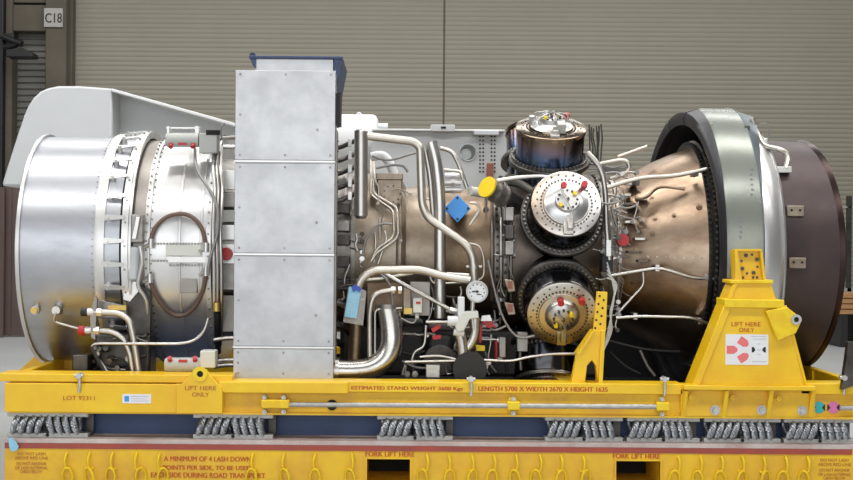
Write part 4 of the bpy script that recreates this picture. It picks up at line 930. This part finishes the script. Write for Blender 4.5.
clutter('harness_wire', 590, 618, 200, 330, .52, .62, 16, ('wire', 'mid_metal', 'dark_metal', 'satin'), 12, (.5, 1.3))
clutter('service_line', 486, 514, 185, 300, .66, .72, 14, ('mid_metal', 'dark_metal', 'satin'), 10)
clutter('service_line', 374, 434, 176, 262, .66, .74, 8, ('mid_metal', 'pale_tube', 'tan'), 9, (.5, 1.1))
clutter('service_line', 96, 146, 330, 372, .36, .44, 10, ('mid_metal', 'dark_metal', 'black'), 9)
# right: lines over the cans and the cone
pipe('vent_pipe', p_at(.55, [(497, 181), (520, 177.5), (545, 177), (565, 181)]), 2.3, 'steel', smooth=True)
pipe('air_hose', p_on(.80, [(508, 182), (520, 184), (533, 192), (545, 200)]), 4.5, 'dark_metal', smooth=True)
pipe('vent_pipe', p_at(.55, [(587, 152), (600, 168), (605, 190), (606.5, 225), (609.5, 260)]), 2.7, 'satin', smooth=True)
b = MB(); b.pbox(606.5, 611, 240, 256, .5, .56); b.build('connector', 'white_metal', en); 
b = MB(); b.pbox(602, 613, 255, 272, .55, .68); b.build('relay_box', 'black', en, bevel=0.006)
pipe('service_line', p_at(.62, [(606, 188), (640, 178.5), (672, 176), (690, 173), (707, 169)]), 2.2, 'pale_tube', smooth=True)
pipe('service_line', p_at(.95, [(610, 178.5), (626, 174), (630, 168), (627, 161), (620, 160), (600, 164)]), 2.2, 'pale_tube', rr=.06)
pipe('service_line', p_at(1.2, [(618, 157), (632, 152), (647, 146.5)]), 2.0, 'pale_tube')
pipe('service_line', p_on(.78, [(635, 198), (646, 197), (660, 187), (685, 189)]), 1.8, 'cone', smooth=True)
pipe('service_line', p_at(.55, [(611, 275.5), (636, 271.5), (655, 268.5), (664, 269), (693, 278), (722, 279.5)]), 1.7, 'steel', rr=.05)
pipe('service_line', p_at(.50, [(616, 318), (640, 316.5), (665, 317), (690, 318), (713, 325)]), 1.7, 'steel', smooth=True)
pipe('service_line', p_at(.55, [(615, 316), (644, 285), (643, 272)]), 1.4, 'steel', rr=.04)
for px, py in ((657, 268, ), (706, 277), (635, 316), (700, 321), (637, 182), (696, 173)):
    b = MB(); p = at(px, py, .56 if py > 200 else .63); b.box(p.x-.016, p.x+.016, p.y-.02, p.y+.12, p.z-.025, p.z+.022); b.build('line_clip', 'satin' if py > 200 else 'dark_metal', en, bevel=0.003)
b = MB(); p = on(622, 240, .66); b.cyl(p+Vector((0, .12, 0)), p, .026, n=12); b.cyl(p, p+Vector((0, -.05, 0)), .046, .043, n=22); b.build('red_cap', 'red_cap', en)
for i in range(9):      # wiring on the cone's left flange
    q = 182+i*13
    pipe('harness_wire', p_on(.63, [(613+random.uniform(-3, 3), q), (622+random.uniform(-4, 4), q+7), (616+random.uniform(-5, 6), q+18), (628+random.uniform(-5, 5), q+24)]), .7, 'wire', smooth=True)
for px, py in ((626, 195), (631, 204), (630, 222), (640, 239), (642, 199), (633, 252), (632, 184), (643, 261)):
    b = MB(); p = on(px, py, .65); b.box(p.x-.04, p.x+.035, p.y-.02, p.y+.09, p.z-.009, p.z+.009); b.build('line_clip', 'warm_dark' if px % 2 else 'satin', en, bevel=0.003)
for i in range(5):
    pipe('harness_wire', p_at(.42, [(607, 262+i*4), (613+i, 285), (614-i, 300+3*i), (608+i, 330), (604, 350)]), .8, 'zinc', smooth=True)
for i in range(7):      # upright sensor leads behind the top can
    x = 590+i*1.9
    pipe('sensor_lead', p_at(1.25, [(x-1, 166), (x+random.uniform(-2, 2), 150), (x+random.uniform(-1, 2), 138), (x+random.uniform(-1, 1), 124+random.uniform(0, 8))]), .8, 'dark_metal', smooth=True)
for i in range(6):
    pipe('harness_wire', p_at(1.0, [(588, 160+i*3), (600, 163+2*i), (612, 168+i), (628, 164+i*3)]), .7, 'wire', smooth=True)
# pipe on the exhaust top
pipe('drain_line', p_at(.90, [(752, 118), (757, 132)])+p_at(.82, [(764, 145)])+p_at(.74, [(778, 149), (786, 153)])+p_on(.92, [(788, 160), (785, 169)]), 2.6, 'pale_tube', smooth=True)
pipe('wire_handle', p_at(1.0, [(760, 124), (766, 123), (769, 127), (769, 138)]), .7, 'wire', rr=.03)
b = MB(); b.pbox(758, 768, 138, 150, .96, 1.05); b.pbox(756, 760, 134, 158, .98, 1.04); b.build('line_bracket', 'white_metal', en, bevel=0.006)
b = MB(); b.pbox(745, 750, 126, 134, .70, .74); b.build('latch', 'dark_metal', en)

# ---------------------------------------------------------------- left end fittings
pipe('hose_arch', p_on(.885, [(151, 239), (155, 228), (163, 219.5), (172, 215), (184, 214), (194, 218.5), (201, 227), (204.5, 238), (205.5, 246)]), 2.2, 'hose', smooth=True)
pipe('hose_arch', p_on(.885, [(151, 283), (155, 294), (163, 306), (173, 314.5), (184, 315), (194, 308), (201, 296), (205, 282), (206, 272)]), 2.2, 'hose', smooth=True)
for px, py in ((151, 243), (206, 247), (206, 271), (150, 278)):
    b = MB(); p = on(px, py, .89); b.cyl(p+Vector((0, 0, .03)), p+Vector((0, 0, -.035)), .02, n=8); b.cyl(p, p+Vector((-.05, .02, -.03)), .013, n=8); b.build('hose_end', 'white_metal', en)
b = MB(); b.pbox(131, 143, 214.5, 242.5, on(137, 228, .93).y, on(137, 228, .93).y+.08); bm = b.build('bell_crank', 'mid_metal', en, bevel=0.006)
b = MB(); p = on(137, 228, .955); b.pprism([(136, 217), (140, 217), (136, 239), (131.5, 239)], p.y, p.y+.02); b.build('crank_arm', 'white_metal', bm, bevel=0.003)
b = MB(); a_ = on(133, 262, .90); b.pbox(127, 138, 246, 281, a_.y, a_.y+.08); b.build('actuator_body', 'grey_paint', en, bevel=0.02)
pipe('actuator_rod', p_on(.93, [(140, 246), (142, 262), (138, 285), (146, 300), (148, 320), (150, 345)]), 2.0, 'white_metal', smooth=True)
b = MB(); y_ = on(135, 300, .90).y; b.pprism([(126, 298), (142, 285), (151, 292), (150, 345), (136, 350), (127, 330)], y_, y_+.04); b.build('crank_shield', 'dark_metal', en, bevel=0.004)
b = MB(); b.pprism([(123, 281), (136, 281), (140, 290), (130, 302), (123, 300)], y_-.02, y_); b.build('lever_bracket', 'white_metal', en, bevel=0.004)
# split line flange on the white casing
for q0, q1, x0_, x1__, m_ in ((245, 256, 166, 201, 'pale_box'), (256.5, 263, 166, 206, 'white_metal'), (279, 293, 180, 197, 'taupe')):
    b = MB(); p = on((x0_+x1__)/2, (q0+q1)/2, .868); b.pbox(x0_, x1__, q0, q1, p.y, p.y+.04); b.build('casing_plate', m_, en, bevel=0.003)
b = MB()
for k in range(17):
    p = on(152+k*3.1, 243.6, .852); b.cyl(p, p+Vector((0, -.02, 0)), .0085, n=6)
    p = on(152+k*3.1, 260.8 if k < 6 else 265.4, .852); b.cyl(p, p+Vector((0, -.02, 0)), .0085, n=6)
b.build('split_line_bolts', 'mid_metal', en, stuff=True)
# fittings on the intake duct
p = on(36, 310, .86)
b = MB(); b.cyl(p+Vector((0, .02, 0)), p+Vector((0, -.03, 0)), .030, n=16); b.build('port', 'satin', duct)
b = MB(); b.cyl(p+Vector((0, -.03, 0)), p+Vector((0, -.06, 0)), .024, n=8); b.build('port_plug', 'bronze', duct)
p = on(58, 310, .86); b = MB(); b.cyl(p+Vector((0, .02, 0)), p+Vector((0, -.06, 0)), .036, .03, n=16); b.build('port', 'satin', duct)
pipe('sense_line', p_on(.93, [(56, 313), (54.5, 320), (60, 323.5), (80, 329)]), 1.3, 'white_metal', smooth=True)
# fuel pipes with caps at the lower left
LY = .30
pipe('fuel_pipe', p_at(LY, [(92, 312), (119, 313), (130, 320), (135, 345), (140, 382)]), 3.1, 'pale_tube', rr=.10, n=14)
pipe('fuel_pipe', p_at(LY+.02, [(90, 330.5), (112, 331.5), (123, 338), (130, 352), (134, 382)]), 3.1, 'satin', rr=.10, n=14)
for px, py, m_ in ((84.5, 312, 'black'), (82, 330.5, 'red_cap')):
    b = MB(); p = at(px, py, LY); b.cyl(p+Vector((-.022, 0, 0)), p+Vector((.022, 0, 0)), .034 if m_ == 'red_cap' else .030, n=18); b.build('end_cap', m_, en)
    b = MB(); b.cyl(p+Vector((.02, 0, 0)), p+Vector((.065, 0, 0)), .028, n=8); b.cyl(p+Vector((.085, 0, 0)), p+Vector((.12, 0, 0)), .030, n=6); b.build('pipe_nut', 'white_metal', en)
b = MB(); b.pprism([(91, 337), (90, 314), (95, 296), (97, 298), (95, 340)], LY-.02, LY+.02); b.build('pipe_bracket', 'taupe', en)
b = MB(); b.pprism([(95, 299), (126, 306), (127, 318), (95, 318)], LY+.10, LY+.14); b.build('bracket_plate', 'mid_metal', en, bevel=0.004)
b = MB(); b.pbox(108, 126, 305.5, 310, LY+.06, LY+.10); b.build('bronze_bar', 'bronze', en)
pipe('service_line', p_at(.28, [(108, 373), (92, 350), (92, 345), (98, 343.5), (180, 344), (195, 341), (205, 330), (208, 318)]), 1.6, 'steel', rr=.10)
pipe('hanger_strap', p_at(.24, [(91, 347), (98, 360), (107, 376)]), 1.8, 'black')
for i in range(12):
    px, py = random.uniform(96, 124), random.uniform(338, 370)
    b = MB(); p = at(px, py, .42); b.cyl(p, p+Vector((random.uniform(-.02, .02), -.08, random.uniform(-.02, .02))), random.uniform(.012, .022), n=8); b.build('drain_fitting', 'mid_metal' if i % 3 else 'dark_metal', en)
b = MB(); b.pbox(94, 150, 334, 380, .46, .70); b.build('fuel_manifold_block', 'dark_metal', en, bevel=0.02)
# actuators
def actuator(cx0, cx1, cy, bx0, bx1, by0, by1, Y, mbox, flip):
    p0 = at(cx0, cy, Y); p1 = at(cx1, cy, Y)
    b = MB(); b.cyl(p0, p1, .052, n=24); b.cyl(p0+Vector((-.012, 0, 0)), p0, .045, .052, n=24); o = b.build('ram_actuator', 'grey_box', en)
    b = MB(); b.pbox(bx0, bx1, by0, by1, Y-.06, Y+.08); b.build('actuator_head', mbox, o, bevel=0.006)
    s = 1 if flip else -1
    for px in (cx0+4, cx1-5):
        q = at(px, cy, Y)+Vector((0, -.035, s*.035)); b = MB(); b.cyl(q, q+Vector((0, -.02, s*.02)), .017, n=12); b.build('red_plug', 'red_cap', o)
    b = MB(); q = at((cx0+cx1)/2, cy, Y)+Vector((0, -.045, s*.032)); b.box(q.x-.03, q.x+.03, q.y-.006, q.y+.01, q.z-.008, q.z+.008); b.build('red_label', 'red_cap', o)
    return o
o = actuator(168, 199, 140, 199, 217, 133, 153, .72, 'grey_box', False)
b = MB(); b.pbox(166, 200, 127, 128.5, .74, .78); b.pbox(167, 169, 126, 134, .72, .8); b.pbox(195, 198.5, 126, 137, .70, .8); b.build('tie_rods', 'white_metal', o)
b = MB(); b.pbox(206, 220, 130, 135, .655, .66); b.build('slot', 'dark', o)
pipe('cable', p_on(.93, [(195.5, 140), (195, 158), (198, 172), (207, 186), (215, 200), (218, 215), (217, 235), (210, 258), (208, 275)]), 1.6, 'wire', smooth=True)
o = actuator(167, 201, 365, 200, 215, 351, 368, .24, 'pale_box', True)
for i, (px, m_, r_) in enumerate(((214, 'white_metal', 1.7), (217.5, 'satin', 1.5), (221.5, 'steel', 1.8))):
    pipe('riser_line', p_on(.90, [(px, 145), (px-1, 165), (px+1, 190), (px-1, 230), (px, 270), (px, 310), (px-1, 345)]), r_, m_, smooth=True)
pipe('sleeved_hose', p_on(.94, [(217, 312), (217.5, 325), (218, 352)]), 3.4, 'black', smooth=True)
b = MB(); p = on(216.5, 307, .95); b.cyl(p+Vector((0, 0, .03)), p+Vector((0, 0, -.03)), .027, n=10); b.build('hose_band', 'bronze', en)
for q in (338, 360, 365):
    pipe('cross_line', p_at(.5, [(214, q+2), (225, q), (238, q)]), 2.2, 'satin')
pipe('cross_line', p_at(.9, [(216, 147), (238, 147)]), 2.4, 'bright'); pipe('cross_line', p_at(.92, [(216, 139), (238, 137)]), 2.2, 'mid_metal')
pipe('cable', p_at(.7, [(225, 123), (221, 128), (222, 138), (228, 143)]), .8, 'wire', smooth=True)

# ---------------------------------------------------------------- the hanging document pouch
tg = thing('document_pouch', 'clear plastic pouch with pale blue card hanging on the tan pipe', 'pouch', at(355, 325, .335))
b = MB(); b.pprism([(348.5, 287), (360, 288), (366.5, 291.5), (363, 325.5), (343, 322)], .335, .343); b.build('pouch', 'pouch', tg)
b = MB(); b.pprism([(349.5, 286.5), (361, 289), (356.5, 318.5), (344.5, 316.5)], .326, .330); cd = b.build('card', 'tag_blue', tg)
b = MB(); b.pprism([(351.5, 288), (354, 284.5), (358, 286), (362, 288.5), (360, 292), (356, 290.5), (353, 292)], .318, .324); b.build('blue_tie', 'tape_blue', tg)
b = MB()
for k in range(7): b.pprism([(349.8-k*.6+.8, 294+k*3), (357.5-k*.6+.6, 295.5+k*3), (357.4-k*.6+.6, 296+k*3), (349.7-k*.6+.8, 294.5+k*3)], .3245, .326)
b.build('card_print', 'pale_print', tg)
print('objects', len(bpy.data.objects), 'tris', sum(len(p.vertices)-2 for m in bpy.data.meshes for p in m.polygons))
